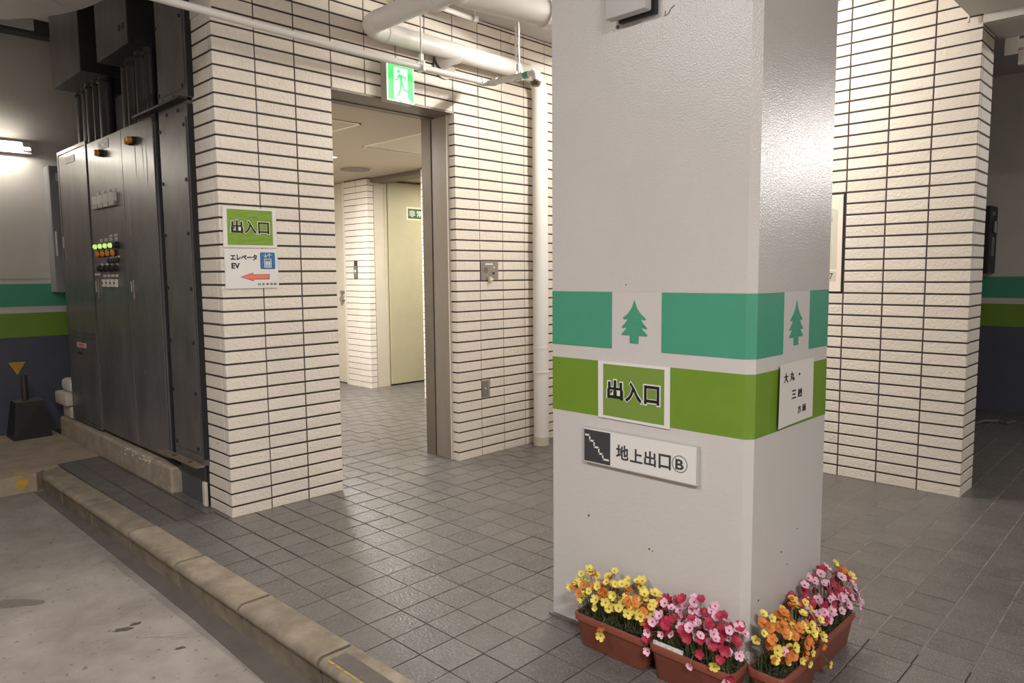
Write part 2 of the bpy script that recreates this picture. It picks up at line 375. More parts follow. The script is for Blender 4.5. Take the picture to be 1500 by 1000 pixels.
# ---- kerb
kerb = thing('kerb', 'worn concrete kerb with a rounded edge between the driveway and the grey tiles', 'kerb', (1.3, 2.5, -.13))
prof = [(.148, -.19), (.148, .002), (.03, .002)]+[(.027-.027*math.sin(t*PI/2/5*1.6) , -.024+.026*math.cos(t*PI/2/5*1.6)) for t in range(0, 6)]+[(.014, -.05), (.02, -.19)]
KJ = [6.09, 5.549, 4.921, 4.256, 3.598, 2.925, 2.293, 1.65, 1.0, .35, -.3, -.95]
def kx(y): return 1.2495+(6.09-y)*.0131
for a, b in zip(KJ, KJ[1:]):
    mb = MB(); y1, y0 = a-.009, b+.009
    n_ = len(prof)
    vs = [(kx(y)+p, y, z) for y in (y0, y1) for p, z in prof]
    if a == 6.09:   # rounded end
        vs = [(kx(y0)+p, y0, z) for p, z in prof]+[(kx(5.98)+p, 5.98, z) for p, z in prof]+[(kx(6.05)+p+max(0, .05-p)*.6, 6.06+p*.25, z) for p, z in prof]
    k_ = len(vs)//n_
    fs = [(q*n_+i, q*n_+(i+1) % n_, (q+1)*n_+(i+1) % n_, (q+1)*n_+i) for q in range(k_-1) for i in range(n_)]+[tuple(range(n_)), tuple((k_-1)*n_+i for i in range(n_))[::-1]]
    mb.add(vs, fs); obj('kerb_stone', mb, M['kerb'], kerb, smooth=True)
obj('kerb_bed', bx(1.325, 1.40, -1, 6.0, -.2, -.03), M['seam'], kerb)
mb = MB(); mb.box(1.332, 1.40, -.5, 2.255, .0015, .004); obj('dark_tape', mb, M['gutter'], kerb, label='dark grey tape strip on the nearest kerb stone')
mb = MB()
for k in range(16):
    y = 2.25-k*.05; mb.prism([(1.318+rg.uniform(-.003, .003), y), (1.326, y-.005), (1.325+rg.uniform(-.003, .003), y-.03), (1.319, y-rg.uniform(.033, .05))], lambda a, b, d: (a, b, d), .0015, .0038)
obj('yellow_line', mb, M['yellow'], kerb)

# ---- tiled block left of the doorway
FB = Frame('Y-', 4.05)
ROWS = rows_of(.062, .076, 3.28)
wl = struct('wall_left', bx(1.7845, 2.527, 4.0535, 4.40, 0, 3.28), M['grout'])
wl_rows = [r for r in ROWS]
for (z0, z1) in ROWS:
    if z0 < 2.86: put('corner_tile', corner_mesh(.245, .044, z1-z0-.0115, 1), wl, (1.781, 4.05, z0+.0057))
    else: put('tile', tile_mesh(.2455, z1-z0-.008), wl, (1.781+.12275, 4.05, z0+.0057))
face_tiles(wl, FB, [(2.0295, 2.280), (2.280, 2.5315)], ROWS, vj=.008)
face_tiles(wl, Frame('X-', 1.781), [(4.099, 4.352)], [r for r in ROWS if r[0] < 2.86], vj=.009)
obj('plaster_patch', bx(1.777, 1.79, 4.049, 4.40, 2.868, 3.28), M['plaster'], wl)
mb = MB()
for (y, z, s, t) in [(4.33, .455, .012, 1), (4.31, .445, .016, -1), (4.29, .45, .01, 1), (4.22, .425, .02, 1), (4.20, .415, .012, -1)]:
    mb.prism([(y, z), (y-s, z-.006*t), (y-s, z-.009*t), (y, z-.004*t)], lambda a, b, d: (1.7806-d, a, b), 0, .0006)
obj('ink_scribble', mb, M['greyink'], wl)
# ---- lintel and the wall right of the doorway
mb = MB(); mb.box(2.531, 3.5455, 4.0535, 4.40, 2.572, 3.28); mb.box(3.5455, 5.06, 4.0535, 4.40, 0, 3.28)
wb = struct('wall_back', mb, M['grout'])
face_tiles(wb, FB, [(2.5315, 2.780), (2.780, 3.0285), (3.0285, 3.277), (3.277, 3.532), (3.532, 3.780)], [(z0, z1) for z0, z1 in ROWS if z0 > 2.55], vj=.006, limit=60)
for (z0, z1) in ROWS:
    if z0 < 2.55: put('corner_tile', corner_mesh(.235, .068, z1-z0-.0115, 1), wb, (3.542, 4.05, z0+.0057))
face_tiles(wb, FB, [(3.780, 4.027), (4.027, 4.274), (4.274, 4.522), (4.522, 4.77), (4.77, 5.018)], ROWS, vj=.004, limit=200,
           cut=[(3.78, 3.970, 1.354, 1.506), (3.78, 3.869, .442, .594)])
# ---- right tiled wall
RR = rows_of(.069, .07427, 3.28)
wr = struct('wall_right', bx(5.0695, 5.37, 1.0975, 4.06, 0, 3.28), M['grout'])
FR = Frame('X-', 5.066)
for (z0, z1) in RR:
    put('corner_tile', corner_mesh(.047, .241, z1-z0-.0115, 1), wr, (5.066, 1.094, z0+.0057))
face_tiles(wr, FR, [(1.339+k*.2487, 1.339+(k+1)*.2487) for k in range(11)], RR, vj=.0085, limit=240, cut=[(1.842, 2.36, 1.2567, 1.926)])
face_tiles(wr, Frame('Y-', 1.094), [(5.116, 5.37)], RR, vj=.008, limit=60)
# framed notice set in the right wall
po = thing('wall_notice', 'cream framed notice set into the right tiled wall, mostly behind the pillar', 'sign', (5.066, 2.1, 1.26))
mb = MB(); FR.box(mb, 1.842, 2.36, 1.258, 1.925, -.007, -.001); obj('backing', mb, M['seam'], po)
mb = MB(); FR.box(mb, 1.853, 2.35, 1.268, 1.917, -.001, .003); obj('panel', mb, M['posterbg'], po)
mb = MB(); FR.poly(mb, [(1.885, 1.42), (1.885, 1.815), (1.96, 1.845), (2.30, 1.845), (2.30, 1.42)], .003, .0036); obj('map_print', mb, M['mapgrey'], po)
mb = MB(); FR.box(mb, 1.885, 2.30, 1.335, 1.405, .003, .0036); obj('map_print', mb, M['mapgrey'], po)
mb = MB(); FR.poly(mb, [(1.975, 1.386), (1.905, 1.392), (1.922, 1.352), (1.928, 1.352), (1.914, 1.385), (1.975, 1.380)], .0036, .0042); obj('stroke_print', mb, M['greyink'], po)
mb = MB()
for v in (1.738, 1.75, 1.762): FR.box(mb, 1.915, 1.96, v, v+.006, .0036, .0042)
FR.poly(mb, [(1.94, 1.80), (1.955, 1.815), (1.97, 1.80), (1.955, 1.785)], .0036, .0042); FR.box(mb, 1.935, 1.938, 1.54, 1.72, .0036, .0042)
obj('map_lines', mb, mat('map_line_grey', (168, 164, 150), .6), po)
# ---- doorway frame
fr_ = thing('door_frame', 'brown-grey metal frame lining the open tiled doorway', 'door frame', (3.5, 4.2, 0))
obj('frame_edge', bx(3.528, 3.552, 4.117, 4.128, 0, 2.562), M['edge'], fr_)
obj('jamb', bx(3.541, 3.58, 4.128, 4.312, 0, 2.562), M['jamb'], fr_)
obj('jamb_stop', bx(3.534, 3.58, 4.318, 4.425, 0, 2.60), M['lintel'], fr_)
obj('jamb', bx(2.518, 2.5275, 4.10, 4.425, 0, 2.562), M['jamb'], fr_)
obj('lintel', bx(2.528, 3.541, 4.052, 4.27, 2.562, 2.578), M['lintel'], fr_)
obj('lintel_stop', bx(2.528, 3.535, 4.27, 4.33, 2.556, 2.60), M['lintel'], fr_)
# ---- corridor beyond
FI = Frame('X-', 5.146)
struct('wall_corridor_left', bx(2.36, 2.46, 4.40, 10, 0, 2.7), M['doorbeige'])
struct('wall_corridor_back', bx(2.4, 5.6, 9.3, 9.4, 0, 2.7), M['doorbeige'])
struct('ceiling_corridor', bx(2.40, 7.4, 4.33, 9.4, 2.588, 2.70), M['iceil'])
IR = rows_of(.066, .0761, 2.588)
wi = struct('wall_corridor_pier', bx(5.1535, 5.24, 7.5275, 8.04, 0, 2.588), M['grout'])
for (z0, z1) in IR: put('corner_tile', corner_mesh(.09, .241, z1-z0-.007, 1), wi, (5.146, 7.52, z0+.0035))
face_tiles(wi, FI, [(7.767, 8.035)], IR, hj=.007, vj=.005, cut=[(7.70, 7.849, 1.36, 1.53)])
wn = struct('wall_corridor_near', bx(5.1355, 5.42, 4.40, 6.45, 0, 2.588), M['grout'])
face_tiles(wn, Frame('X-', 5.128), [(6.45-.25*(k+1), 6.45-.25*k) for k in range(8)], IR, hj=.007, vj=.005, limit=68)
dl = thing('side_door', 'pale beige door with two round knobs at the far left of the corridor', 'door', (5.19, 8.5, 0))
obj('frame', bx(5.15, 5.24, 8.042, 8.075, 0, 2.585), M['edge'], dl)
obj('leaf', bx(5.185, 5.225, 8.075, 8.95, .01, 2.58), M['doorbeige'], dl)
for z, r in ((1.19, .026), (1.10, .036)):
    mb = MB(); mb.tube([(5.185, 8.15, z), (5.165, 8.15, z), (5.15, 8.15, z), (5.135, 8.15, z), (5.132, 8.15, z)], [r*.9, r*.6, r, r*.9, r*.3], 16); obj('knob', mb, M['chrome'], dl, smooth=True)
od = thing('open_doorway', 'metal-lined opening on the right of the corridor with a beige leaf folded open', 'doorway', (5.35, 7.5, 0))
obj('jamb', bx(5.245, 5.405, 7.525, 7.56, 0, 2.588), M['doorbeige'], od)
obj('jamb_edge', bx(5.405, 5.43, 7.51, 7.56, 0, 2.588), M['doorleaf'], od)
obj('header', bx(5.20, 5.41, 6.45, 7.525, 2.535, 2.588), M['lintel'], od)
mb = MB(); mb.box(5.445, 6.35, 7.50, 7.54, .02, 2.56); lf = obj('leaf', mb, M['doorleaf'], od)
FL = Frame('Y-', 7.5)
mb = MB(); FL.box(mb, 5.728, 6.15, 2.108, 2.272, 0, .002); pl = obj('sign_border', mb, M['cream'], od)
mb = MB(); FL.box(mb, 5.75, 6.13, 2.125, 2.250, .002, .003); obj('sign_plate', mb, M['signgreen2'], od)
mb = text_mb('非', FL, 5.766, 5.866, 2.145, 2.23, .003, .004, .012); text_mb('常', FL, 5.889, 5.985, 2.145, 2.23, .003, .004, .012, mb=mb); text_mb('口', FL, 6.01, 6.10, 2.145, 2.23, .003, .004, .012, mb=mb)
obj('sign_lettering', mb, M['cream'], od)
struct('wall_side_room', bx(5.42, 7.4, 7.56, 7.66, 0, 2.7), M['doorbeige'])
struct('wall_side_room_right', bx(7.3, 7.4, 4.4, 7.6, 0, 2.7), M['doorbeige'])
o = obj('switch_plate', bx(5.142, 5.150, 7.775, 7.845, 1.368, 1.522), M['plate']); o['label'] = 'small steel switch plate on the tiled pier inside the corridor'; o['category'] = 'switch plate'
obj('button', bx(5.139, 5.142, 7.80, 7.82, 1.45, 1.47), M['exitwhite'], o)
o = thing('ceiling_vent', 'round grey ceiling disc above the corridor', 'ceiling vent', (4.634, 6.987, 2.588))
mb = MB(); mb.cyl((4.634, 6.987, 2.586), (4.634, 6.987, 2.574), .165, 28); obj('disc', mb, M['lintel'], o)
mb = MB(); mb.tube([(4.634, 6.987, 2.589), (4.634, 6.987, 2.580)], .185, 28); obj('ring', mb, M['iceil'], o)
def hatch(name, label, x0, x1, y0, y1, m):
    t = thing(name, label, 'ceiling hatch', ((x0+x1)/2, (y0+y1)/2, 2.588))
    mb = MB(); w = .018
    for b in ((x0, x1, y0, y0+w), (x0, x1, y1-w, y1), (x0, x0+w, y0, y1), (x1-w, x1, y0, y1)): mb.box(*b, 2.580, 2.589)
    obj('trim', mb, M['edge'], t); obj('panel', bx(x0+w+.006, x1-w-.006, y0+w+.006, y1-w-.006, 2.584, 2.5885), m, t)
    return t
hatch('ceiling_hatch', 'square access hatch in the corridor ceiling close behind the lintel', 2.86, 3.32, 4.90, 5.36, M['iceil'])
hatch('ceiling_hatch', 'large pale access hatch in the middle of the corridor ceiling', 3.89, 4.72, 4.80, 5.74, M['doorbeige'])
o = thing('ceiling_light', 'small lit ceiling light just visible past the left door edge', 'ceiling light', (3.775, 6.64, 2.588))
obj('frame', bx(3.50, 4.05, 6.37, 6.91, 2.578, 2.589), M['white'], o); obj('diffuser', bx(3.52, 4.03, 6.39, 6.89, 2.576, 2.5785), M['panel_light'], o)
# ---- garage shell
struct('ceiling', bx(1.75, 9, -4, 4.40, 3.28, 3.5), M['ceil'])
mb = MB(); mb.box(-4, 1.75, -4, 9, 3.66, 3.8); mb.box(1.75, 2.4, 4.4, 9, 3.66, 3.8); struct('ceiling_driveway', mb, M['ceil'])
struct('wall_far_left', bx(-4, 2.36, 7.725, 7.9, -.3, 3.7), M['wallgrey'])
wf = bpy.data.objects['wall_far_left']
FW = Frame('Y-', 7.725)
mb = MB(); FW.box(mb, -4, 2.35, -.01, .873, 0, .002); obj('navy_dado', mb, M['navy'], wf)
mb = MB(); FW.box(mb, -4, 2.35, .873, 1.09, 0, .002); obj('green_band', mb, M['olive'], wf, label='olive green band')
mb = MB(); FW.box(mb, -4, 2.35, 1.148, 1.352, 0, .002); obj('green_band', mb, M['teal'], wf, label='teal band')
mb = MB(); FW.box(mb, -4, 2.35, 1.392, 1.398, 0, .0015); obj('paint_seam', mb, M['greybox'], wf)
mb = MB(); FW.poly(mb, [(1.422, .651), (1.554, .651), (1.487, .534)], .002, .004); obj('yellow_triangle', mb, M['yellow'], wf)
struct('trim_1', bx(-4, 2.3, 7.58, 7.725, 3.53, 3.66), M['conduit'])
obj('wall_cover', bx(1.50, 1.76, 7.565, 7.58, 3.56, 3.66), M['ceil'], bpy.data.objects['trim_1'])
struct('wall_cabinet_niche', bx(2.28, 2.36, 4.40, 7.725, -.01, 3.66), M['seam'])
mb = MB(); mb.box(8.5, 8.6, -4, 4.1, 0, 3.3); wd = struct('wall_dark_right', mb, M['wallgrey'])
FD = Frame('X-', 8.5)
mb = MB(); FD.box(mb, -4, 4.05, 0, .85, 0, .002); obj('navy_dado', mb, M['navy'], wd)
mb = MB(); FD.box(mb, -4, 4.05, .85, 1.073, 0, .002); obj('green_band', mb, M['olive'], wd, label='olive green band')
mb = MB(); FD.box(mb, -4, 4.05, 1.13, 1.34, 0, .002); obj('green_band', mb, M['teal'], wd, label='teal band')
struct('wall_dark_back', bx(5.37, 8.5, 3.2, 3.3, 0, 3.28), M['navy'])
struct('wall_rear', bx(-4, 9, -4.1, -4, -.3, 3.8), M['wallgrey'])
struct('wall_driveway_left', bx(-4.1, -4, -4, 9, -.3, 3.8), M['wallgrey'])
struct('wall_ceiling_step', bx(1.75, 1.80, -4, 4.05, 3.28, 3.66), M['ceil'])

# ================================================================== PILLAR
pi_ = thing('pillar', 'square grey painted pillar with a chamfered corner and teal and olive bands', 'pillar', (2.48, 1.48, 0))
def pil(e=0, z0=0, z1=3.28, m='paint', name='shaft', c=.025):
    x0, x1, y0, y1 = 2.17-e, 2.802+e, 1.058-e, 1.912+e
    pts = [(x0, y0+c), (x0+c, y0), (x1-c, y0), (x1, y0+c), (x1, y1-c), (x1-c, y1), (x0+c, y1), (x0, y1-c*.3)] if c else 0
    mb = MB(); mb.prism(pts, lambda a, b, d: (a, b, d), z0, z1); return mb
obj('shaft', pil(0, 1.334, 3.28), M['paint'], pi_, label='upper shaft in rough orange-peel grey paint')
obj('shaft', pil(-.0006, 0, 1.334), M['paint2'], pi_, label='lower shaft in smooth grey paint')
obj('olive_band', pil(.0004, .861, 1.073), M['olive'], pi_)
FP = Frame('X-', 2.1695); FQ = Frame('Y-', 1.0575)
def corner_band(z0, z1, ya, xb):
    x0, y0, c, t = 2.170, 1.058, .025, .0010
    pts = [(x0-t, ya), (x0-t, y0+c), (x0+c, y0-t), (xb, y0-t), (xb, y0+t), (x0+c+.0005, y0+t), (x0+t, y0+c+.0005), (x0+t, ya)]
    mb = MB(); mb.prism(pts, lambda a, b, d: (a, b, d), z0, z1); return mb
obj('teal_band', corner_band(1.1225, 1.333, 1.3975, 2.390), M['teal'], pi_)
mb = MB(); mb.box(2.169, 2.172, 1.6125, 1.905, 1.1235, 1.333); obj('teal_band', mb, M['teal'], pi_)
mb = MB(); mb.box(2.605, 2.775, 1.057, 1.06, 1.1235, 1.335); obj('teal_band', mb, M['teal'], pi_)
half = [(0, 1.304), (.011, 1.276), (.028, 1.255), (.047, 1.241), (.049, 1.237), (.046, 1.2345), (.027, 1.237), (.040, 1.220), (.053, 1.208), (.054, 1.204), (.051, 1.2015), (.029, 1.208), (.040, 1.195), (.055, 1.182), (.056, 1.179), (.054, 1.177), (.019, 1.177), (.019, 1.1485)]
tree = half+[(-a, b) for a, b in half[::-1] if a > 0]
mb = MB(); FP.poly(mb, [(1.5125+a, b) for a, b in tree], -.001, .0012); obj('tree_pictogram', mb, M['teal'], pi_)
mb = MB(); FQ.poly(mb, [(2.4925+a*.98, b-.002) for a, b in tree], -.001, .0012); obj('tree_pictogram', mb, M['teal'], pi_)
mb = MB()
rr = random.Random(5)
for k in range(9):
    y = 1.895-k*.03; mb.prism(blob(2.163, y, .012, .022, k), lambda a, b, d: (a, b, d), 0, .006+rr.uniform(0, .004))
obj('mortar_lip', mb, M['gutter'], pi_)
mb = MB(); mb.tube([(2.1693, 1.395, 2.279), (2.1693, 1.398, 2.262), (2.1693, 1.383, 2.268), (2.1693, 1.374, 2.281), (2.1693, 1.36, 2.289)], .0014, 5); obj('crack_mark', mb, M['greyink'], pi_)
mb = MB()
for (u, v, r) in [(1.44, .40, .003), (1.425, .395, .002), (1.72, .46, .004), (1.55, 1.36, .0022), (1.87, 1.05, .003)]: FP.cyl(mb, u, v, r, -.001, .0012, n=8)
for (u, v, r) in [(2.42, .42, .003), (2.25, .30, .003), (2.55, .47, .002), (2.47, .36, .002)]: FQ.cyl(mb, u, v, r, -.001, .0012, n=8)
obj('paint_chip', mb, M['greyink'], pi_)
# signs on the pillar
def sheet(fr, c4, n0, n1, mb=None):
    mb = mb or MB(); fr.poly(mb, c4, n0, n1); return mb
s1 = thing('exit_board', 'white-edged green entrance board with black characters on the pillar left face', 'sign', (2.168, 1.51, .86))
obj('board', sheet(FP, [(1.673, 1.074), (1.359, 1.074), (1.358, .855), (1.672, .859)], .001, .0045), M['board'], s1)
obj('green_panel', sheet(FP, [(1.648, 1.064), (1.381, 1.0635), (1.380, .866), (1.648, .869)], .0045, .0052), M['signgreen'], s1)
CH = [('出', 1.628, 1.557, .934, 1.006), ('入', 1.547, 1.475, .931, 1.006), ('口', 1.464, 1.400, .933, 1.001)]
mo, mi_ = MB(), MB()
for ch, a, b, c_, d_ in CH: text_mb(ch, FP, a, b, c_, d_, .0052, .0056, .065, .005, mb=mo); text_mb(ch, FP, a, b, c_, d_, .0056, .0061, .03, mb=mi_)
obj('lettering_outline', mo, M['board'], s1); obj('lettering', mi_, M['ink'], s1)
s2 = thing('direction_plate', 'long off-white plate with a stair pictogram below the olive band on the pillar', 'sign', (2.168, 1.48, .68))
mb = MB(); FP.poly(mb, [(1.732, .814), (1.24, .814), (1.24, .677), (1.733, .678)], .001, .016); obj('plate', mb, M['aluminium'], s2)
mb = MB(); FP.poly(mb, [(1.730, .811), (1.244, .811), (1.244, .680), (1.731, .681)], .016, .0165); obj('face', mb, M['board'], s2)
mb = MB(); FP.box(mb, 1.605, 1.729, .683, .806, .0165, .017); obj('pictogram_square', mb, M['greyink'], s2)
st = [(1.721, .785), (1.702, .784), (1.702, .765), (1.681, .764), (1.681, .743), (1.658, .742), (1.658, .721), (1.639, .72), (1.639, .702), (1.614, .701)]
mb = MB()
for (a, b), (c_, d_) in zip(st, st[1:]): FP.box(mb, a+.003, c_-.003, min(b, d_)-.003, max(b, d_)+.003, .017, .0175)
obj('stair_pictogram', mb, M['board'], s2)
mb = MB()
for ch, a, b, c_, d_ in [('地', 1.578, 1.522, .714, .770), ('上', 1.516, 1.461, .714, .765), ('出', 1.454, 1.404, .713, .767), ('口', 1.393, 1.343, .713, .766), ('B', 1.325, 1.292, .722, .759)]:
    text_mb(ch, FP, a, b, c_, d_, .0165, .017, .026, mb=mb)
n = 40; ring = []
for k in range(n): ring.append((math.cos(2*PI*k/n), math.sin(2*PI*k/n)))
vs = [FP.P(1.308+a*r*1.02, .742+b*r, d) for d in (.0165, .017) for r in (.0275, .030) for a, b in ring]
mb.add(vs, [(2*n+i, 2*n+(i+1) % n, 3*n+(i+1) % n, 3*n+i) for i in range(n)]+[(n+i, n+(i+1) % n, 3*n+(i+1) % n, 3*n+i) for i in range(n)]+[(i, (i+1) % n, 2*n+(i+1) % n, 2*n+i) for i in range(n)])
obj('lettering', mb, M['greyink'], s2)
s3 = thing('paper_notice', 'white paper notice with small black characters on the pillar right face', 'sign', (2.49, 1.056, .87))
FS = Frame('Y-', 1.0565)
mb = MB()
for k in range(6):   # slightly bowed sheet
    a0, a1 = k/6, (k+1)/6
    n0, n1 = [.003+.010*(1-a)**2 for a in (a0, a1)]
    L = lambda a: (2.345+(2.644-2.345)*a, 2.340+(2.646-2.340)*a)
    t0, b0 = L(a0); t1, b1 = L(a1)
    P = [FS.P(t0, 1.0905, n0), FS.P(t1, 1.0905, n1), FS.P(b1, .872, n1), FS.P(b0, .872, n0)]
    Q = [p+Vector((0, .0012, 0)) for p in P]
    mb.add(P+Q, [(0, 1, 2, 3), (7, 6, 5, 4), (0, 4, 5, 1), (2, 6, 7, 3), (0, 3, 7, 4), (1, 5, 6, 2)])
obj('sheet', mb, M['paper'], s3)
mb = MB()
for ch, a, b, c_, d_ in [('大', 2.376, 2.413, 1.024, 1.058), ('丸', 2.432, 2.469, 1.025, 1.058), ('・', 2.510, 2.522, 1.038, 1.047), ('三', 2.452, 2.487, .961, .991), ('越', 2.506, 2.543, .959, .991), ('方', 2.508, 2.537, .902, .929), ('面', 2.551, 2.580, .903, .928)]:
    al = 1-((a+b)/2-2.342)/.302; n_ = .0035+.010*al*al
    text_mb(ch, FS, a, b, c_, d_, n_-.0008, n_+.0008, .02, mb=mb)
obj('lettering', mb, M['ink'], s3)
# box light at the top of the pillar
bl = thing('wall_box', 'pale grey box cover on a dark backplate at the top of the pillar', 'box', (2.15, 1.54, 2.3))
mb = MB(); FP.box(mb, 1.424, 1.575, 2.277, 2.62, 0, .018); obj('backplate', mb, M['black'], bl)
mb = MB(); FP.box(mb, 1.436, 1.606, 2.284, 2.64, .018, .061, 0, .009); obj('cover', mb, M['ceil'], bl, smooth=True)
mb = MB(); FP.cyl(mb, 1.592, 2.272, .006, 0, .004); obj('screw', mb, M['greyink'], bl)

# ================================================================== SIGNS ON THE BLOCK
FT = Frame('Y-', 4.049)
g1 = thing('exit_board', 'glossy green entrance board above the lift sign on the tiled block', 'sign', (1.96, 4.04, 1.57))
obj('board', sheet(FT, [(1.801, 1.796), (2.121, 1.796), (2.123, 1.569), (1.797, 1.567)], .001, .005), M['board'], g1)
mg = mat('laminated_sign_green', (128, 160, 68), .16, bump=.7, bscale=16, bdist=.012, stretch=(1, 1, 3))
obj('green_panel', sheet(FT, [(1.824, 1.784), (2.097, 1.784), (2.097, 1.583), (1.822, 1.581)], .005, .0057), mg, g1)
mo, mi_ = MB(), MB()
for ch, a, b, c_, d_ in [('出', 1.844, 1.915, 1.648, 1.722), ('入', 1.923, 1.996, 1.648, 1.722), ('口', 2.007, 2.075, 1.648, 1.716)]:
    text_mb(ch, FT, a, b, c_, d_, .0057, .0061, .055, .004, mb=mo); text_mb(ch, FT, a, b, c_, d_, .0061, .0066, .026, mb=mi_)
obj('lettering_outline', mo, M['board'], g1); obj('lettering', mi_, M['ink'], g1)
g2 = thing('lift_sign', 'white lift sign with a blue pictogram and a coral arrow on the tiled block', 'sign', (1.96, 4.04, 1.33))
obj('board', sheet(FT, [(1.800, 1.559), (2.122, 1.564), (2.125, 1.333), (1.799, 1.333)], .001, .005), M['board'], g2)
mb = text_mb('エレベータ', FT, 1.833, 1.994, 1.494, 1.529, .005, .0055, .045); text_mb('EV', FT, 1.838, 1.888, 1.446, 1.479, .005, .0055, .04, mb=mb)
obj('lettering', mb, M['ink'], g2)
obj('small_lettering', text_mb('財 産 管 理 課', FT, 1.993, 2.110, 1.349, 1.363, .005, .0055, .01), M['greyink'], g2)
def rrect(u0, u1, v0, v1, r, n=5):
    out = []
    for cx, cy, a0 in ((u1-r, v1-r, 0), (u0+r, v1-r, 90), (u0+r, v0+r, 180), (u1-r, v0+r, 270)):
        for k in range(n+1):
            t = math.radians(a0+90*k/n); out.append((cx+r*math.cos(t), cy+r*math.sin(t)))
    return out
mb = MB(); FT.poly(mb, rrect(2.012, 2.105, 1.444, 1.542, .008), .005, .0055); obj('pictogram_square', mb, M['blue'], g2)
mb = MB()
for b in ((2.036, 2.082, 1.501, 1.505), (2.036, 2.082, 1.452, 1.456), (2.036, 2.040, 1.452, 1.505), (2.078, 2.082, 1.452, 1.505)): FT.box(mb, *b, .0055, .006)
for u in (2.048, 2.059, 2.070):
    FT.cyl(mb, u, 1.490, .0036, .0055, .006, n=10); FT.box(mb, u-.0042, u+.0042, 1.470, 1.486, .0055, .006); FT.box(mb, u-.0028, u+.0028, 1.457, 1.470, .0055, .006)
for u, s in ((2.046, -1), (2.070, 1)):
    FT.box(mb, u-.0018, u+.0018, 1.512, 1.535, .0055, .006)
    tip = 1.510 if s < 0 else 1.537
    for q in (-1, 1): FT.poly(mb, [(u, tip), (u+q*.012, tip-s*.012), (u+q*.012, tip-s*.017), (u, tip-s*.005)], .0055, .006)
obj('lift_pictogram', mb, M['board'], g2)
ar = [(1.894, 1.399), (1.969, 1.420), (1.969, 1.410), (2.064, 1.411), (2.063, 1.387), (1.970, 1.387), (1.970, 1.377)]
cx, cy = 1.98, 1.399
mb = MB(); FT.poly(mb, [(a+(.003 if a > cx+.03 else -.006 if a < 1.9 else -.002), b+(.003 if b > cy else -.003 if b < cy else 0)) for a, b in ar], .005, .0054); obj('arrow_outline', mb, M['ink'], g2)
mb = MB(); FT.poly(mb, ar, .0054, .0058); obj('arrow', mb, M['coral'], g2)
# exit sign over the doorway
ex = thing('exit_sign', 'lit green running-figure exit sign above the doorway', 'exit sign', (3.02, 4.0, 2.55))
obj('housing', bx(2.902, 3.13, 3.985, 4.049, 2.545, 2.80, b=.006), M['exitframe'], ex)
FE = Frame('Y-', 3.985)
U0, V0, UW, VW = 2.906, 2.549, .220, .247
mb = MB(); FE.box(mb, U0, U0+UW, V0, V0+VW, 0, .002); obj('face', mb, M['exitwhite'], ex)
q = lambda a, b: (U0+UW*a, V0+VW*b)
mb = MB()
FE.poly(mb, [q(.04, .03), q(.30, .03), q(.25, .10), q(.25, .88), q(.76, .88), q(.76, .14), q(.95, .02), q(.97, .02), q(.97, .97), q(.04, .97)], .002, .003)
HX = lambda *l: [q(*p) for p in l]
FE.cyl(mb, *q(.43, .80), .0135, .002, .003, n=18)
def limb(p, t, w0, w1):
    (a0, b0), (a1, b1) = q(*p), q(*t); L_ = math.hypot(a1-a0, b1-b0); nx, ny = -(b1-b0)/L_, (a1-a0)/L_
    FE.poly(mb, [(a0+nx*w0, b0+ny*w0), (a0-nx*w0, b0-ny*w0), (a1-nx*w1, b1-ny*w1), (a1+nx*w1, b1+ny*w1)], .002, .003)
    for (u, v, w) in ((a0, b0, w0), (a1, b1, w1)): FE.cyl(mb, u, v, w, .002, .00295, n=12)
for p, t, w0, w1 in [((.49, .68), (.545, .47), .0135, .012), ((.43, .69), (.36, .555), .0055, .0055), ((.36, .555), (.285, .55), .0055, .0045), ((.56, .69), (.685, .65), .006, .0055), ((.685, .65), (.72, .575), .0055, .0045),
                     ((.515, .48), (.49, .32), .0085, .0075), ((.49, .32), (.40, .165), .0075, .006), ((.57, .47), (.63, .33), .0085, .0075), ((.63, .33), (.83, .305), .0075, .006)]: limb(p, t, w0, w1)
FE.poly(mb, [q(*p) for p in ((.36, .09), (.42, .09), (.56, .0), (.47, .0))], .002, .003)
obj('running_figure', mb, M['exitgreen'], ex)
# intercom and cover plate
ic = thing('intercom_panel', 'square metal intercom panel at chest height right of the doorway', 'intercom', (3.87, 4.05, 1.35))
mb = MB(); FB.box(mb, 3.785, 3.968, 1.357, 1.503, -.008, .004, 0, .002); obj('plate', mb, M['plate'], ic)
mb = MB(); FB.box(mb, 3.83, 3.91, 1.475, 1.487, .004, .005); obj('label_strip', mb, M['board'], ic)
mb = MB(); FB.cyl(mb, 3.838, 1.435, .022, .004, .0055, n=24); obj('speaker_grille', mb, M['lintel'], ic)
mb = MB(); FB.cyl(mb, 3.918, 1.455, .008, .004, .009); obj('lamp', mb, M['board'], ic)
mb = MB(); FB.cyl(mb, 3.916, 1.412, .008, .004, .012); obj('knob', mb, M['black'], ic)
mb = MB(); FB.box(mb, 3.86, 3.872, 1.348, 1.385, .004, .03); FB.box(mb, 3.872, 3.90, 1.357, 1.372, .004, .02); obj('latch', mb, M['cream'], ic)
cp = thing('cover_plate', 'narrow metal cover plate low on the wall right of the doorway', 'cover plate', (3.825, 4.05, .44))
mb = MB(); FB.box(mb, 3.785, 3.866, .446, .590, -.008, -.003); obj('frame', mb, M['edge'], cp)
mb = MB(); FB.box(mb, 3.785, 3.858, .452, .584, -.003, .001); obj('plate', mb, M['plate'], cp)
mb = MB(); FB.cyl(mb, 3.822, .522, .007, .001, .004); obj('lock', mb, M['board'], cp)

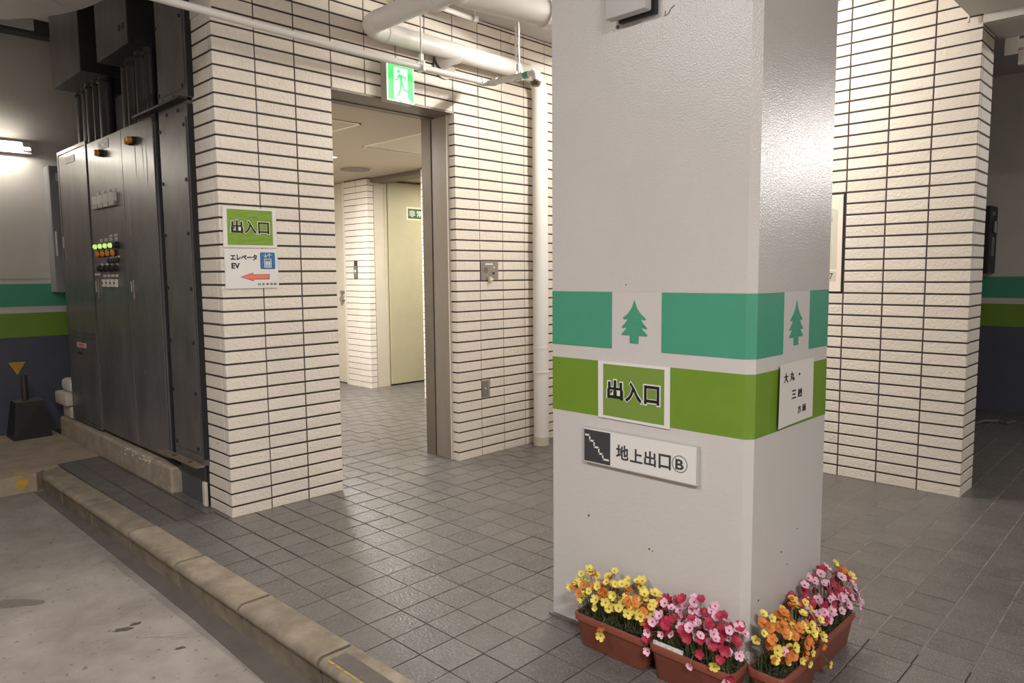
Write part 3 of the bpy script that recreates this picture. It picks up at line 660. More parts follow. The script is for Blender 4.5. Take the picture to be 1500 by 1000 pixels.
# ================================================================== PIPES AND CEILING FITTINGS
def bend(p, c_, q, r, n=8):
    p, c_, q = Vector(p), Vector(c_), Vector(q); a = (p-c_).normalized()*r; b = (q-c_).normalized()*r
    return [c_+a*(1-t)**2+b*t*t for t in [k/n for k in range(n+1)]]
dp = thing('drain_pipe', 'thick white drain pipe looping under the ceiling and down the tiled wall', 'pipe', (4.36, 3.955, 0))
R_ = .062
A, B, C2, D = (4.36, 3.955, 0), (4.36, 3.955, 2.96), (2.72, 3.955, 2.96), (2.72, 3.10, 2.96)
pts = [Vector((4.36, 3.955, .07))]+bend(A, B, C2, .16)+bend(B, C2, D, .15)+[Vector((2.72, 3.22, 2.96))]
mb = MB(); mb.tube(pts, R_, 20); obj('pipe_run', mb, M['white'], dp, smooth=True)
mb = MB(); mb.tube([Vector((2.72, 3.24, 2.96))]+bend(D, (2.72, 3.12, 2.96), (3.7, 2.96, 2.96), .11)+[Vector((3.36, 3.015, 2.965)), Vector((3.9, 2.93, 2.965))], .078, 20); obj('pipe_run', mb, M['white'], dp, smooth=True)
for p, q, r in [((2.72, 3.28, 2.96), (2.72, 3.22, 2.96), .084), ((3.36, 3.015, 2.965), (3.40, 3.009, 2.965), .086), ((4.36, 3.955, .60), (4.36, 3.955, .612), .066), ((4.36, 3.955, .80), (4.36, 3.955, .812), .066),
                ((3.52, 3.955, 2.96), (3.53, 3.955, 2.96), .0635), ((4.08, 3.955, 2.96), (4.11, 3.955, 2.96), .0655), ((4.20, 3.955, 2.96), (4.212, 3.955, 2.96), .065), ((2.88, 3.955, 2.96), (2.892, 3.955, 2.96), .065), ((2.72, 3.79, 2.96), (2.72, 3.80, 2.96), .065)]:
    mb = MB(); mb.cyl(p, q, r, 20); obj('collar', mb, M['white'], dp, smooth=True)
mb = MB(); mb.tube([(4.36, 3.955, 0), (4.36, 3.955, .07)], [.066, .064], 20); obj('foot_grout', mb, M['rock'], dp, smooth=True)
mb = MB(); mb.tube([(3.42, 4.05, 2.90), (3.44, 3.99, 2.925), (3.50, 3.955, 2.95)], .062, 18); obj('branch', mb, M['white'], dp, smooth=True)
mb = MB(); mb.tube([(3.45, 4.052, 2.885), (3.45, 4.036, 2.885)], .10, 24); obj('wall_sleeve', mb, M['lintel'], dp, smooth=True)
for (x, y) in [(2.72, 3.25), (4.09, 3.955), (4.13, 3.955)]:
    mb = MB(); mb.cyl((x, y, 3.02), (x, y, 3.28), .007, 8); obj('hanger_rod', mb, M['white'], dp)
sp = thing('sprinkler_pipe', 'thin white sprinkler pipe crossing the top of the tiled wall', 'pipe', (2.7, 3.85, 2.76))
mb = MB(); mb.tube([(-1.5, 3.85, 2.79), (1.0, 3.85, 2.785), (2.6, 3.85, 2.755)]+bend((2.6, 3.85, 2.755), (3.70, 3.85, 2.765), (3.70, 3.35, 2.755), .03)+[Vector((3.70, 3.40, 2.753))], .021, 14); obj('pipe_run', mb, M['white'], sp, smooth=True)
for p, q in [((3.62, 3.85, 2.765), (3.66, 3.85, 2.765)), ((3.70, 3.81, 2.764), (3.70, 3.76, 2.763))]:
    mb = MB(); mb.cyl(p, q, .026, 14); obj('coupling', mb, M['white'], sp, smooth=True)
mb = MB(); mb.tube(bend((3.70, 3.45, 2.753), (3.70, 3.395, 2.753), (3.70, 3.395, 2.69), .03)+[Vector((3.70, 3.395, 2.705))], .024, 12); obj('elbow', mb, M['white'], sp, smooth=True)
mb = MB(); mb.tube([(3.70, 3.395, 2.707), (3.70, 3.395, 2.695), (3.70, 3.395, 2.690), (3.70, 3.395, 2.672), (3.70, 3.395, 2.664)], [.012, .014, .042, .034, .026], 18); obj('sprinkler_head', mb, mat('sprinkler_metal', (110, 100, 88), .4, metal=.6), sp, smooth=True)
mb = MB(); mb.cyl((3.70, 3.50, 2.754), (3.70, 3.455, 2.754), .0225, 14); obj('green_band', mb, M['teal'], sp)
for (x, y, z0) in [(3.088, 3.85, 2.76), (3.70, 3.55, 2.755)]:
    mb = MB(); mb.cyl((x, y, z0+.03), (x, y, 3.28), .006, 8); obj('hanger_rod', mb, M['white'], sp)
    mb = MB(); mb.box(x-.012, x+.012, y-.012, y+.012, z0+.04, z0+.085); mb.box(x-.008, x+.008, y-.03, y+.03, z0-.028, z0-.02); mb.box(x-.008, x+.008, y-.032, y-.024, z0-.028, z0+.04); mb.box(x-.008, x+.008, y+.024, y+.032, z0-.028, z0+.04)
    obj('clamp', mb, M['white'], sp)
o = thing('ceiling_conduit', 'short thin white conduit hung just under the ceiling above the doorway', 'pipe', (3.4, 3.8, 3.2))
mb = MB(); mb.cyl((2.4, 3.78, 3.17), (3.60, 3.86, 3.18), .018, 12); obj('tube', mb, M['white'], o, smooth=True)
for x in (3.25, 3.56):
    mb = MB(); mb.cyl((x, 3.84, 3.18), (x, 3.84, 3.28), .006, 8); mb.cyl((x-.015, 3.84, 3.18), (x+.02, 3.84, 3.18), .023, 12); obj('hanger', mb, M['white'], o)
# ducts at upper right
dA = thing('ceiling_duct', 'wide pale flat duct under the ceiling ending at the right tiled wall', 'duct', (4.5, 0, 2.885))
obj('casing', bx(4.0, 5.03, -3.5, 1.155, 2.885, 3.27), M['duct'], dA); obj('end_flange', bx(5.01, 5.035, 1.155, 1.163, 2.85, 2.90), M['white'], dA)
dB = thing('ceiling_duct', 'narrow pale duct stepping down beyond the right tiled wall corner', 'duct', (5.25, 0, 2.832))
obj('casing', bx(5.032, 5.465, -3.5, 1.088, 2.832, 3.27), M['duct'], dB)
rl = thing('batten_lamp', 'fluorescent batten lamp on a white bracket rail at the right edge', 'lamp', (5.6, 0, 2.75))
obj('rail', bx(5.472, 5.52, -.8, 1.06, 2.765, 2.815), M['white'], rl)
obj('bracket', bx(5.470, 5.486, .99, 1.06, 2.73, 2.86), M['white'], rl)
obj('housing', bx(5.53, 5.71, -.72, 1.00, 2.71, 2.765, b=.006), M['white'], rl)
obj('end_cap', bx(5.535, 5.575, .94, 1.0, 2.675, 2.715, b=.004), M['plastic'], rl)
mb = MB(); mb.cyl((5.62, -.6, 2.70), (5.62, .7, 2.70), .014, 12); obj('tube', mb, M['tube'], rl)
# unseen lamps that light the place
def batten(loc, along, label, ln=1.25, zt=3.28, m='tube'):
    x, y, z = loc; t = thing('batten_lamp', label, 'lamp', loc); h = ln/2
    d = (h, .09) if along == 'x' else (.09, h)
    obj('housing', bx(x-d[0], x+d[0], y-d[1], y+d[1], z+.035, zt), M['white'], t)
    mb = MB(); p = (x-h+.03, y, z+.017) if along == 'x' else (x, y-h+.03, z+.017); q_ = (x+h-.03, y, z+.017) if along == 'x' else (x, y+h-.03, z+.017)
    mb.cyl(p, q_, .012, 10); obj('tube', mb, M[m], t)
batten((4.12, 2.75, 3.0), 'y', 'ceiling batten lamp over the tiled walkway behind the pillar', m='walkway_tube')
batten((7.65, -1.1, 2.63), 'y', 'ceiling batten lamp in the dark bay at the far right', zt=2.75)
batten((-.6, 2.6, 3.425), 'y', 'ceiling batten lamp over the driveway near the viewer', zt=3.66)
batten((-.5, -1.6, 3.425), 'x', 'ceiling batten lamp behind the viewer', zt=3.66)
# wall lamp at the far left
wlmp = thing('wall_lamp', 'lit fluorescent batten lamp on the far left wall', 'lamp', (1.0, 7.66, 2.55))
obj('housing', bx(.2, 1.70, 7.66, 7.724, 2.505, 2.60), M['white'], wlmp)
obj('end_cap', bx(1.62, 1.69, 7.60, 7.66, 2.525, 2.59, b=.006), M['plastic'], wlmp)
mb = MB(); mb.cyl((.25, 7.632, 2.557), (1.62, 7.632, 2.557), .020, 12); obj('tube', mb, M['tube'], wlmp)
# round soffit over the driveway
sf = thing('round_soffit', 'pale round ceiling soffit with a panel seam at the top left corner', 'soffit', (.148, 4.756, 3.05))
N_ = 72
ringp = [(.148+1.357*math.cos(2*PI*k/N_), 4.756+1.357*math.sin(2*PI*k/N_)) for k in range(N_)]
mb = MB(); mb.prism(ringp, lambda a, b, d: (a, b, d), 3.05, 3.12); obj('disc', mb, M['duct'], sf, smooth=True)
mb = MB(); mb.tube([(.148, 4.756, 3.10), (.148, 4.756, 3.66)], [1.0, 1.0], 48); obj('drum', mb, M['duct'], sf, smooth=True)
mb = MB(); mb.prism([(1.20, 5.00), (1.36, 5.14), (1.358, 5.145), (1.198, 5.005)], lambda a, b, d: (a, b, d), 3.0485, 3.051); obj('panel_seam', mb, M['greybox'], sf)

# ================================================================== ELECTRICAL CABINETS
struct('cabinet_plinth_floor', bx(1.717, 2.30, 4.80, 7.38, -.01, .172, b=.015), M['plinth'])
ch = MB(); rr = random.Random(2)
for k in range(26):
    y = rr.uniform(4.9, 5.7); z = .172-.06*abs(rr.gauss(0, .4)); s = rr.uniform(.006, .014)
    ch.box(1.717-s*.4, 1.717+s*.5, y-s, y+s, z-s*.6, z+s*.3, b=.003)
obj('chipped_edge', ch, M['rock'], bpy.data.objects['cabinet_plinth_floor'], kind='stuff')
XC = 1.757
FC = Frame('X-', XC)
def plate_part(parent, name, u0, u1, v0, v1, n0, n1, m, b=0, **kw):
    mb = MB(); FC.box(mb, u0, u1, v0, v1, n0, n1, 0, b); return obj(name, mb, m, parent, **kw)
def handle(parent, u, v0, v1):
    h = plate_part(parent, 'handle', u-.012, u+.012, v0, v1, 0, .008, M['plate'], .003, label='slim chrome pull handle')
    mb = MB(); FC.box(mb, u-.006, u+.006, v0+.05, v1-.01, .008, .022, 0, .003); obj('grip', mb, M['chrome'], h)
# cabinet 1
c1 = thing('switch_cabinet', 'narrow grey steel cabinet at the far left end of the cabinet row', 'cabinet', (1.9, 6.69, .17))
obj('body', bx(1.762, 2.25, 6.305, 7.085, .20, 2.44), M['steel'], c1)
obj('base', bx(1.80, 2.25, 6.31, 7.05, .17, .20), M['black'], c1)
mb = MB()
for b in ((6.305, 6.335, .19, 2.45), (7.06, 7.09, .19, 2.45), (6.335, 7.06, 2.425, 2.45), (6.335, 7.06, .19, .205), (6.335, 7.06, .915, .945)): FC.box(mb, b[0], b[1], b[2], b[3], -.006, .004)
obj('frame', mb, M['steel'], c1)
d1 = plate_part(c1, 'door', 6.343, 7.052, .953, 2.417, -.004, .002, M['steel'], .002, label='tall upper door')
d2 = plate_part(c1, 'door', 6.343, 7.052, .212, .908, -.004, .002, M['steel'], .002, label='short lower door')
def nameplate(parent, u0, u1, v0, v1):
    a = plate_part(parent, 'nameplate', u0, u1, v0, v1, .002, .006, M['plastic'])
    mb = MB(); w = u1-u0
    for k in range(4): FC.box(mb, u0+w*(.15+.19*k), u0+w*(.28+.19*k), v0+(v1-v0)*.35, v0+(v1-v0)*.62, .006, .0065)
    obj('lettering', mb, M['greyink'], a, kind='stuff')
nameplate(d1, 6.60, 6.845, 2.33, 2.385)
mb = MB(); FC.cyl(mb, 7.03, 1.80, .014, .002, .004); obj('red_sticker', mb, M['redp'], d1)
handle(d1, 7.00, 1.60, 1.76)
pk = plate_part(d2, 'pink_label', 6.60, 6.85, .828, .868, .002, .004, M['pink'])
mb = MB()
for k in range(4): FC.box(mb, 6.65+.04*k, 6.675+.04*k, .836, .860, .004, .0046)
obj('lettering', mb, M['redp'], pk, kind='stuff')
mb = MB(); mb.tube([(XC-.002, 6.74, .787), (XC-.02, 6.74, .787), (XC-.03, 6.745, .785)], [.016, .014, .008], 12); obj('lock', mb, M['black'], d2, smooth=True)
# cabinet 2
c2 = thing('control_cabinet', 'wide double-door grey steel control cabinet with meters and switches', 'cabinet', (1.9, 5.57, .17))
obj('body', bx(1.763, 2.25, 4.905, 6.265, .20, 2.415), M['steel'], c2)
obj('base', bx(1.80, 2.25, 4.92, 6.25, .17, .20), M['black'], c2)
obj('side_return', bx(1.775, 1.80, 4.872, 4.905, .20, 2.42), M['black'], c2)
D1 = plate_part(c2, 'door', 5.503, 6.262, .205, 2.418, -.004, .002, M['steel'], .002, label='left door carrying meters, lamps and switches')
D2 = plate_part(c2, 'door', 4.908, 5.497, .205, 2.418, -.004, .002, M['steel'], .002, label='right plain door with an amber twin lamp')
nameplate(D1, 5.76, 5.985, 2.335, 2.395)
def lamp(par, u, v, r, m, ln=.035, name='indicator_lamp'):
    mb = MB(); P0, P1, P2, P3 = [FC.P(u, v, q_) for q_ in (.002, ln*.5, ln*.85, ln)]
    mb.tube([P0, P1], r*1.15, 12, 0); mb.tube([P1, P2, P3], [r, r, r*.6], 12, 1); obj(name, mb, [M['black'], m], par, smooth=True)
lamp(D1, 5.905, 2.305, .024, M['amber'], .06)
lamp(D2, 5.282, 2.306, .022, M['amber'], .055); lamp(D2, 5.225, 2.308, .022, M['amber'], .055)
for k in range(4):
    u = 6.075-k*.124
    plate_part(D1, 'meter', u-.056, u+.056, 1.944, 2.008, .002, .03, M['board'], .004)
    a = plate_part(D1, 'meter_base', u-.054, u+.054, 1.912, 1.943, .002, .028, M['plate'], .003)
    plate_part(D1, 'tag', u-.05, u+.035, 2.018, 2.036, .002, .004, M['plastic'])
    mb = MB(); FC.box(mb, u-.046, u-.036, 2.02, 2.033, .004, .0046); FC.box(mb, u+.004, u+.012, 2.024, 2.03, .004, .0046); obj('lettering', mb, M['greyink'], a, kind='stuff')
for k in range(4):
    u = 6.05-k*.111
    a = plate_part(D1, 'tag', u-.028, u+.028, 1.668, 1.692, .002, .004, M['plastic'])
    mb = MB(); FC.box(mb, u-.015, u+.015, 1.674, 1.677, .004, .0046); FC.box(mb, u-.01, u+.01, 1.682, 1.685, .004, .0046); obj('lettering', mb, M['greyink'], a, kind='stuff')
    if k > 1: plate_part(D1, 'tag', u-.034, u+.034, 1.70, 1.713, .002, .004, M['board'])
    lamp(D1, 6.11-k*.115, 1.634, .018, M['lime'], .045)
    lamp(D1, 6.08-k*.116, 1.579, .022, M['amber'], .04)
    u = 5.852-k*.056; plate_part(D1, 'tag', u-.018, u+.018, 1.545, 1.560, .002, .004, M['board']); lamp(D1, u, 1.525, .017, M['conduit'], .03, 'selector_knob')
    u = 6.068-k*.114; plate_part(D1, 'tag', u-.026, u+.018, 1.488, 1.508, .002, .004, M['board']); lamp(D1, u, 1.470, .022, M['black'], .04, 'selector_knob')
    u = 6.018-k*.090; plate_part(D1, 'tag', u-.03, u+.03, 1.407, 1.425, .002, .004, M['plastic'])
    s_ = plate_part(D1, 'breaker_switch', u-.022, u+.022, 1.333, 1.390, .002, .022, M['plastic'], .003)
    mb = MB(); FC.box(mb, u-.006, u+.006, 1.356, 1.368, .022, .027); obj('toggle', mb, M['black'], s_)
lamp(D1, 5.668, 1.632, .022, M['black'], .04, 'selector_knob')
plate_part(D1, 'tag', 6.115, 6.255, 1.42, 1.434, .002, .004, M['board'])
handle(D1, 6.19, 1.24, 1.39); handle(D2, 5.405, 1.25, 1.385)
md = mat('dried_drip', (186, 180, 174), .5)
for k in range(7):
    u = rr.uniform(5.0, 5.45); v = rr.uniform(1.9, 2.35); ln = rr.uniform(.1, .35)
    plate_part(D2, 'drip_streak', u, u+.005, v-ln, v, .002, .0026, md)
# upright cable duct right of the cabinets
dt = thing('cable_duct', 'upright grey steel cable duct between the cabinets and the tiled block', 'duct', (1.9, 4.55, 0))
Fd = Frame('X-', 1.745)
obj('foot_box', bx(1.775, 2.2, 4.40, 4.77, 0, .26), mat('foot_box_grey', (82, 84, 86), .5), dt)
obj('body', bx(1.748, 2.2, 4.335, 4.775, .262, 2.42), M['steel2'], dt)
obj('upper_body', bx(1.748, 2.2, 4.315, 4.76, 2.434, 3.66), M['steel2'], dt)
mb = MB(); Fd.box(mb, 4.355, 4.745, .33, 2.33, -.001, .003, 0, .001); obj('cover_plate', mb, M['steel2'], dt)
mb = MB(); Fd.box(mb, 4.345, 4.74, 2.49, 3.6, -.001, .003, 0, .001); obj('cover_plate', mb, M['steel2'], dt)
o = obj('ledge_plate', bx(1.695, 1.747, 4.325, 5.09, 2.421, 2.434), M['darksteel_shade']); o['label'] = 'thin dark steel ledge across the top of the cable duct and cabinet corner'; o['category'] = 'ledge'
o = obj('ledge_plate', bx(1.695, 1.747, 4.325, 4.925, .258, .270), mat('rusty_flange', (140, 126, 108), .7, var=.4, vscale=30, rgb2=(104, 82, 64))); o['label'] = 'rusty ledge plate with two bolt holes at the foot of the cable duct'; o['category'] = 'ledge'
for y in (4.47, 4.72):
    mb = MB(); mb.cyl((1.718, y, .268), (1.718, y, .2715), .016, 10); obj('bolt_hole', mb, M['seam'], o)
obj('side_shade', bx(1.7485, 2.0, 4.330, 4.335, .30, 2.40), M['seam'], dt); obj('side_shade', bx(1.7485, 2.0, 4.310, 4.315, 2.44, 3.64), M['seam'], dt)  # black sheets on the unlit duct side: shade put into the colour
obj('side_gap_shade', bx(1.79, 2.2, 4.775, 4.868, .172, 2.40), M['seam'], dt)  # black block painted as the shade between duct and cabinet
obj('side_gap_shade', bx(1.785, 2.2, 4.356, 4.40, .262, 3.6), M['seam'], dt)  # black block painted as the shade between duct and tiles
scr = MB(); scr.cyl((0, 0, 0), (-.007, 0, 0), .011, 8); scm = finish('screw', scr, M['black'])
for (y, z) in [(4.738, 2.29), (4.381, 2.286), (4.737, 1.976), (4.382, 1.971), (4.738, 1.66), (4.383, 1.657), (4.74, 1.336), (4.381, 1.331), (4.74, 1.008), (4.385, 1.008), (4.74, .692), (4.385, .70), (4.734, 2.904), (4.365, 2.893), (4.729, 2.506), (4.365, 2.504), (4.72, .36), (4.39, .36), (4.66, 2.46), (4.50, 2.46), (4.62, 2.375), (4.45, 2.375)]:
    put('screw', scm, dt, (1.742, y, z))
# hanging boxes
for k, (y0, y1, zb, lab) in enumerate([(5.255, 5.90, 2.945, 'steel ceiling box with shade-dark sides hanging nearer the tiled block'), (6.30, 7.07, 2.970, 'steel ceiling box with shade-dark sides hanging farther back above the narrow cabinet')]):
    t = thing('ceiling_box', lab, 'box', (1.95, (y0+y1)/2, zb))
    obj('case', bx(1.757, 2.22, y0, y1, zb, 3.66), M['darksteel_shade'], t)  # sides darker than the cover: their shade is put into the colour
    obj('front_cover', bx(1.752, 1.757, y0+.004, y1-.004, zb+.004, 3.655), M['steel2'], t)
    if k == 0:
        mb = MB()
        for y in (5.40, 5.33): mb.cyl((1.7525, y, 3.07), (1.7495, y, 3.07), .022, 12)
        obj('knockout', mb, M['black'], t); obj('label_strip', bx(1.80, 1.87, 5.252, 5.256, 2.955, 2.975), M['conduit'], t)
for (y, r, x, zt, zb, lab) in [(5.29, .035, 1.90, 2.945, 2.417, 'grey conduit under the nearer ceiling box, closest to the tiled block'), (5.429, .05, 1.90, 2.945, 2.417, 'grey conduit under the nearer ceiling box, second from the tiled block'),
        (5.628, .043, 1.90, 2.945, 2.417, 'grey conduit under the nearer ceiling box, third from the tiled block'), (5.83, .02, 1.95, 3.66, 2.417, 'thin grey conduit just behind the nearer ceiling box, running up to the ceiling'),
        (6.12, .07, 2.05, 3.66, 2.417, 'thickest grey conduit, standing between the two ceiling boxes'), (6.38, .056, 1.95, 2.97, 2.455, 'grey conduit under the farther ceiling box, nearest its dark side'),
        (6.52, .03, 1.92, 2.97, 2.455, 'thinnest conduit under the farther ceiling box'), (6.67, .048, 1.93, 2.97, 2.455, 'grey conduit in the middle under the farther ceiling box'),
        (6.88, .06, 1.97, 2.97, 2.455, 'thick dark conduit under the farther ceiling box, second from the far wall'), (7.02, .045, 1.95, 2.97, 2.455, 'grey conduit under the farther ceiling box, closest to the far wall')]:
    t = thing('conduit', lab, 'conduit', (x, y, zb), 'conduits above the cabinets')
    mb = MB(); mb.cyl((x, y, zb), (x, y, zt), r, 16); obj('tube', mb, M['conduit'], t, smooth=True)
    mb = MB(); mb.cyl((x, y, zt-.05), (x, y, zt-.03), r*1.18, 16); obj('clamp_ring', mb, M['darksteel_shade'], t, smooth=True)
# grey box behind cabinet 1
gb = thing('wall_box', 'flat grey meter box on the far wall behind the narrow cabinet', 'box', (1.95, 7.6, 1.27))
obj('case', bx(1.795, 2.15, 7.55, 7.723, 1.272, 2.405, b=.006), M['greybox'], gb)
obj('handle', bx(1.815, 1.83, 7.535, 7.55, 1.60, 1.82, b=.004), M['plastic'], gb); obj('sticker', bx(1.845, 1.90, 7.548, 7.551, 2.27, 2.34), M['board'], gb)
# small corner post
cpst = obj('corner_post', bx(1.750, 1.774, 4.352, 4.397, 0, .155, b=.01), M['rock']); cpst['label'] = 'small pale post at the foot of the tiled block beside the duct'; cpst['category'] = 'post'
# bollard block and stacked blocks
bo = thing('bollard_base', 'black tapered block with a stub pipe in front of the far left wall', 'bollard', (1.5, 7.5, 0))
mb = MB()
vs = [(1.36, 7.375, 0), (1.655, 7.40, 0), (1.655, 7.68, 0), (1.36, 7.66, 0), (1.40, 7.42, .325), (1.61, 7.43, .325), (1.61, 7.62, .325), (1.40, 7.61, .325)]
mb.add(vs, [(0, 1, 5, 4), (1, 2, 6, 5), (2, 3, 7, 6), (3, 0, 4, 7), (4, 5, 6, 7), (3, 2, 1, 0)]); obj('block', mb, M['black'], bo)
mb = MB(); mb.prism([(1.40, 7.42), (1.61, 7.43), (1.61, 7.62), (1.40, 7.61)], lambda a, b, d: (a, b, d), .3245, .328); obj('top_face', mb, M['gutter'], bo)
mb = MB(); mb.tube([(1.49, 7.51, .325), (1.49, 7.51, .55)], .024, 14); obj('stub_pipe', mb, M['conduit'], bo, smooth=True)
for k, (x0, x1, y0, y1, z0, z1, lab) in enumerate([(1.74, 1.95, 7.12, 7.36, .172, .285, 'lowest pale block in the stack at the left end of the plinth'), (1.70, 1.95, 7.11, 7.44, .287, .40, 'middle pale block in the stack, jutting out at the left end of the plinth'), (1.745, 1.95, 7.12, 7.40, .402, .515, 'topmost rounded white block of the stack beside the cabinet')]):
    o = obj('stacked_block', bx(x0, x1, y0, y1, z0, z1, b=.02 if k < 2 else .035), M['rock'] if k < 2 else M['plastic'], smooth=True); o['label'] = lab; o['category'] = 'block'; o['group'] = 'blocks stacked on the plinth end'
# far right switch box
sb = thing('switch_box', 'dark wall switch box with a side handle on the far right dark wall', 'switch box', (8.35, 1.8, 1.37))
obj('case', bx(8.20, 8.50, 1.63, 2.05, 1.375, 2.02, b=.006), M['black'], sb)
obj('label', bx(8.27, 8.36, 1.626, 1.63, 1.93, 1.97), M['plate'], sb); obj('label', bx(8.30, 8.40, 1.626, 1.63, 1.54, 1.72), M['plate'], sb)
obj('lever', bx(8.31, 8.38, 1.60, 1.63, 1.76, 1.88, b=.01), M['plate'], sb)
mb = MB(); mb.tube([(7.6, 1.55, .012), (7.75, 1.50, .02), (7.86, 1.42, .012), (7.80, 1.34, .012), (7.95, 1.30, .012)], .012, 8)
o = obj('loose_hose', mb, M['plate'], smooth=True); o['label'] = 'short loose hose lying on the dark floor at the right'; o['category'] = 'hose'

# ================================================================== FLOWER PLANTERS
def flower_mesh(name, mp, mc, seed, npet=5):
    r = random.Random(seed); mb = MB()
    cup = r.uniform(.25, .6)
    for k in range(npet):
        a = 2*PI*k/npet+r.uniform(-.1, .1); ca, sa = math.cos(a), math.sin(a)
        L_ = .0185*r.uniform(.9, 1.1); w = .0082
        prof_ = [(.06, .0, .22), (.5, cup*.3, .86), (.8, cup*.7, 1.0), (1.0, cup*1.0, .5)]
        vs = []
        for t, h, ww in prof_:
            for s_ in (-1, 0, 1):
                d = t*L_; y = s_*w*ww; z = h*L_+(.0022*ww if s_ else 0)
                vs.append((ca*d-sa*y, sa*d+ca*y, z))
        mb.add(vs, [(i*3+j_, i*3+j_+1, (i+1)*3+j_+1, (i+1)*3+j_) for i in range(3) for j_ in range(2)], 0)
    bm = bmesh.new(); bmesh.ops.create_icosphere(bm, subdivisions=1, radius=.0042)
    for v in bm.verts: v.co.z = v.co.z*.8+.003
    mb.frombm(bm, 1)
    return finish(name, mb, [mp, mc], True)
FM = {c_: [flower_mesh('flower', M[c_], M['fc1'] if c_ in ('fy', 'fo') else M['fc2'], s_*7+i, 5 + (s_ % 2)) for s_ in range(3)] for i, c_ in enumerate(('fy', 'fo', 'fp', 'fr'))}
def planter(label, x0, x1, y0, y1, face, cols, seed, nfl, extra=()):
    """face: '-x' or '-y' is the side that looks at the viewer"""
    r = random.Random(seed); h = .128
    t = thing('flower_planter', label, 'planter', ((x0+x1)/2, (y0+y1)/2, 0), 'flower planters around the pillar')
    tp = .022
    def ring(e, z, rad=.022, n=4):
        return [(a, b, z) for a, b in rrect(x0+e, x1-e, y0+e, y1-e, max(.006, rad), n)]
    levels = [ring(tp, .0), ring(tp*.9, .004), ring(tp*.35, h-.03), ring(tp*.30, h-.028), ring(.002, h-.026), ring(0, h-.004), ring(.002, h), ring(.008, h), ring(.010, h-.03)]
    n_ = len(levels[0]); mb = MB(); vs = [p for l in levels for p in l]
    mb.add(vs, [(i*n_+k, i*n_+(k+1) % n_, (i+1)*n_+(k+1) % n_, (i+1)*n_+k) for i in range(len(levels)-1) for k in range(n_)]+[tuple(range(n_))[::-1]])
    obj('planter_box', mb, M['terra'], t, smooth=True)
    mb = MB(); mb.prism([p[:2] for p in ring(.0095, 0)], lambda a, b, d: (a, b, d), h-.035, h-.016); obj('soil', mb, M['soil'], t)
    # moss and blades
    ms = MB()
    for k in range(700):
        x = r.uniform(x0+.012, x1-.012); y = r.uniform(y0+.012, y1-.012); z = h-.014+r.uniform(0, .026); a = r.uniform(0, 2*PI); s_ = r.uniform(.005, .009)
        ms.add([(x, y, z), (x+s_*math.cos(a), y+s_*math.sin(a), z+r.uniform(-.002, .006)), (x+s_*1.6*math.cos(a+.5), y+s_*1.6*math.sin(a+.5), z), (x+s_*math.cos(a+1.1), y+s_*math.sin(a+1.1), z+.003)], [(0, 1, 2, 3)])
    obj('moss', ms, M['moss'], t, kind='stuff')
    out = Vector((-1, 0, 0)) if face == '-x' else Vector((0, -1, 0)); al = Vector((0, 1, 0)) if face == '-x' else Vector((1, 0, 0))
    cx_, cy_ = (x0+x1)/2, (y0+y1)/2; half_l = ((y1-y0) if face == '-x' else (x1-x0))/2; half_w = ((x1-x0) if face == '-x' else (y1-y0))/2
    bl_ = MB(); st_ = MB(); fl = []
    for k in range(nfl+len(extra)):
        if k < nfl:
            s_ = r.uniform(-.98, .98); w_ = r.uniform(-.75, 1.0); hh = h+.018+.125*(1-abs(s_)**3*.3)*(1-.5*max(0, w_))*r.uniform(.12, 1.15)+.01
            tgt = Vector((cx_, cy_, 0))+al*(s_*half_l*1.06)+out*(w_*half_w*1.1); tgt.z = hh; c_ = r.choice(cols)
        else:
            s_, w_, hh, c_ = extra[k-nfl]; tgt = Vector((cx_, cy_, 0))+al*(s_*half_l)+out*(w_*half_w); tgt.z = hh
        root = Vector((cx_, cy_, h-.016))+al*(max(-.85, min(.85, s_*.7))*half_l)+out*(max(-.5, min(.6, w_*.4))*half_w)
        wallx = (2.158 if face == '-x' else None)
        if face == '-x' and tgt.y > 1.0: tgt.x = min(tgt.x, 2.153)
        if face == '-y': tgt.y = min(tgt.y, 1.042)
        mid = (root+tgt)/2+Vector((0, 0, .03))
        st_.tube([root, mid, tgt], .0013, 4, cap=False)
        dr = (tgt-mid).normalized()*.5+out*r.uniform(.15, .8)+Vector((-.35, -.35, .35))*r.uniform(.2, .9)+Vector((r.uniform(-.4, .4), r.uniform(-.4, .4), r.uniform(-.1, .4)))
        o = put('flower', r.choice(FM[c_]), t, tgt); o.rotation_euler = dr.to_track_quat('Z', 'Y').to_euler(); s2_ = r.uniform(.7, 1.02); o.scale = (s2_, s2_, s2_)
        fl.append(o)
    for k in range(230):
        s_ = r.uniform(-.95, .95); w_ = r.uniform(-.8, .85); p = Vector((cx_, cy_, h-.016))+al*(s_*half_l)+out*(w_*half_w*.8)
        q_ = p+al*r.uniform(-.035, .035)+out*(w_*.03+r.uniform(-.01, .03))+Vector((0, 0, r.uniform(.03, .115)))
        if face == '-x': q_.x = min(q_.x, 2.16)
        else: q_.y = min(q_.y, 1.05)
        d = (al*.7+out*.3)*.0012; m_ = (p+q_)/2+Vector((0, 0, .012))
        bl_.add([p-d, p+d, m_+d, m_-d, q_], [(0, 1, 2, 3), (3, 2, 4)])
    obj('stems', st_, M['stem'], t, kind='stuff'); obj('grass_blades', bl_, M['leaf'], t, kind='stuff')
    return t
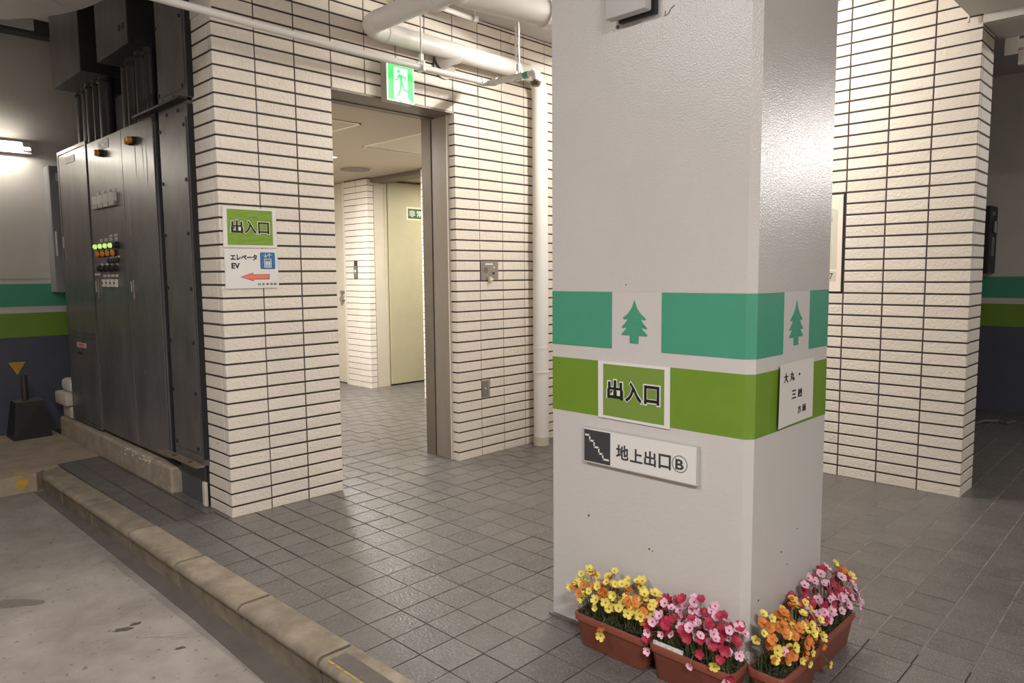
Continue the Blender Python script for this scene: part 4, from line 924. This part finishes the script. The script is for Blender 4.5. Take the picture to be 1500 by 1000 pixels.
p1 = planter('terracotta planter of yellow and orange flowers on the pillar left side, farthest from the corner', 2.034, 2.160, 1.365, 1.690, '-x', ['fy', 'fy', 'fy', 'fo', 'fo'], 11, 96,
        extra=[(1.28, .35, .195, 'fy'), (1.20, .4, .198, 'fy'), (1.10, .4, .21, 'fo'), (1.05, .3, .225, 'fy'), (.98, .2, .26, 'fy'), (.78, .1, .285, 'fy'), (.72, .0, .275, 'fy'), (.1, 1.25, .09, 'fy'), (.15, 1.1, .115, 'fo'), (.5, .2, .24, 'fy'), (.6, .3, .225, 'fo'), (-.25, .0, .225, 'fy'), (-.5, -.1, .225, 'fy')])
p2 = planter('terracotta planter of pink and crimson flowers on the pillar left side, nearest the corner', 2.034, 2.160, 1.035, 1.355, '-x', ['fp', 'fp', 'fr', 'fr'], 23, 100,
        extra=[(1.0, .9, .16, 'fp'), (1.05, .95, .14, 'fr'), (.95, 1.1, .10, 'fp'), (-.1, 1.2, .115, 'fp'), (-.95, 1.0, .12, 'fr'), (-.9, 1.1, .10, 'fp'), (-.6, 1.0, .14, 'fy'), (.2, -.3, .255, 'fp'), (-.1, -.3, .25, 'fp'), (.5, -.3, .24, 'fp')])
obj('white_liner', bx(2.041, 2.047, 1.22, 1.335, .115, .140), M['board'], p2)
p3 = planter('terracotta planter of yellow and orange flowers at the pillar front corner', 2.118, 2.435, .905, 1.035, '-y', ['fy', 'fy', 'fo', 'fo'], 37, 88,
        extra=[(-.2, 1.0, .15, 'fy'), (-.1, 1.05, .165, 'fo'), (.1, 1.1, .12, 'fy'), (.35, 1.0, .14, 'fy'), (.9, 1.0, .13, 'fo'), (.95, 1.35, .07, 'fy'), (1.0, 1.25, .06, 'fy'), (-.6, .5, .19, 'fp')])
p4 = planter('terracotta planter of pink and crimson flowers on the pillar right side', 2.450, 2.775, .915, 1.045, '-y', ['fp', 'fp', 'fp', 'fr', 'fr'], 51, 100,
        extra=[(.95, -.3, .29, 'fy'), (1.0, -.2, .27, 'fy'), (1.05, 0, .265, 'fo'), (1.1, .1, .255, 'fo'), (1.15, .2, .25, 'fy'), (1.2, .4, .24, 'fy'), (1.1, .5, .22, 'fp'), (1.15, .6, .20, 'fp'), (1.35, .9, .135, 'fp'), (1.05, .8, .18, 'fp'), (1.1, 1.0, .14, 'fp'), (.9, 1.2, .10, 'fp')])
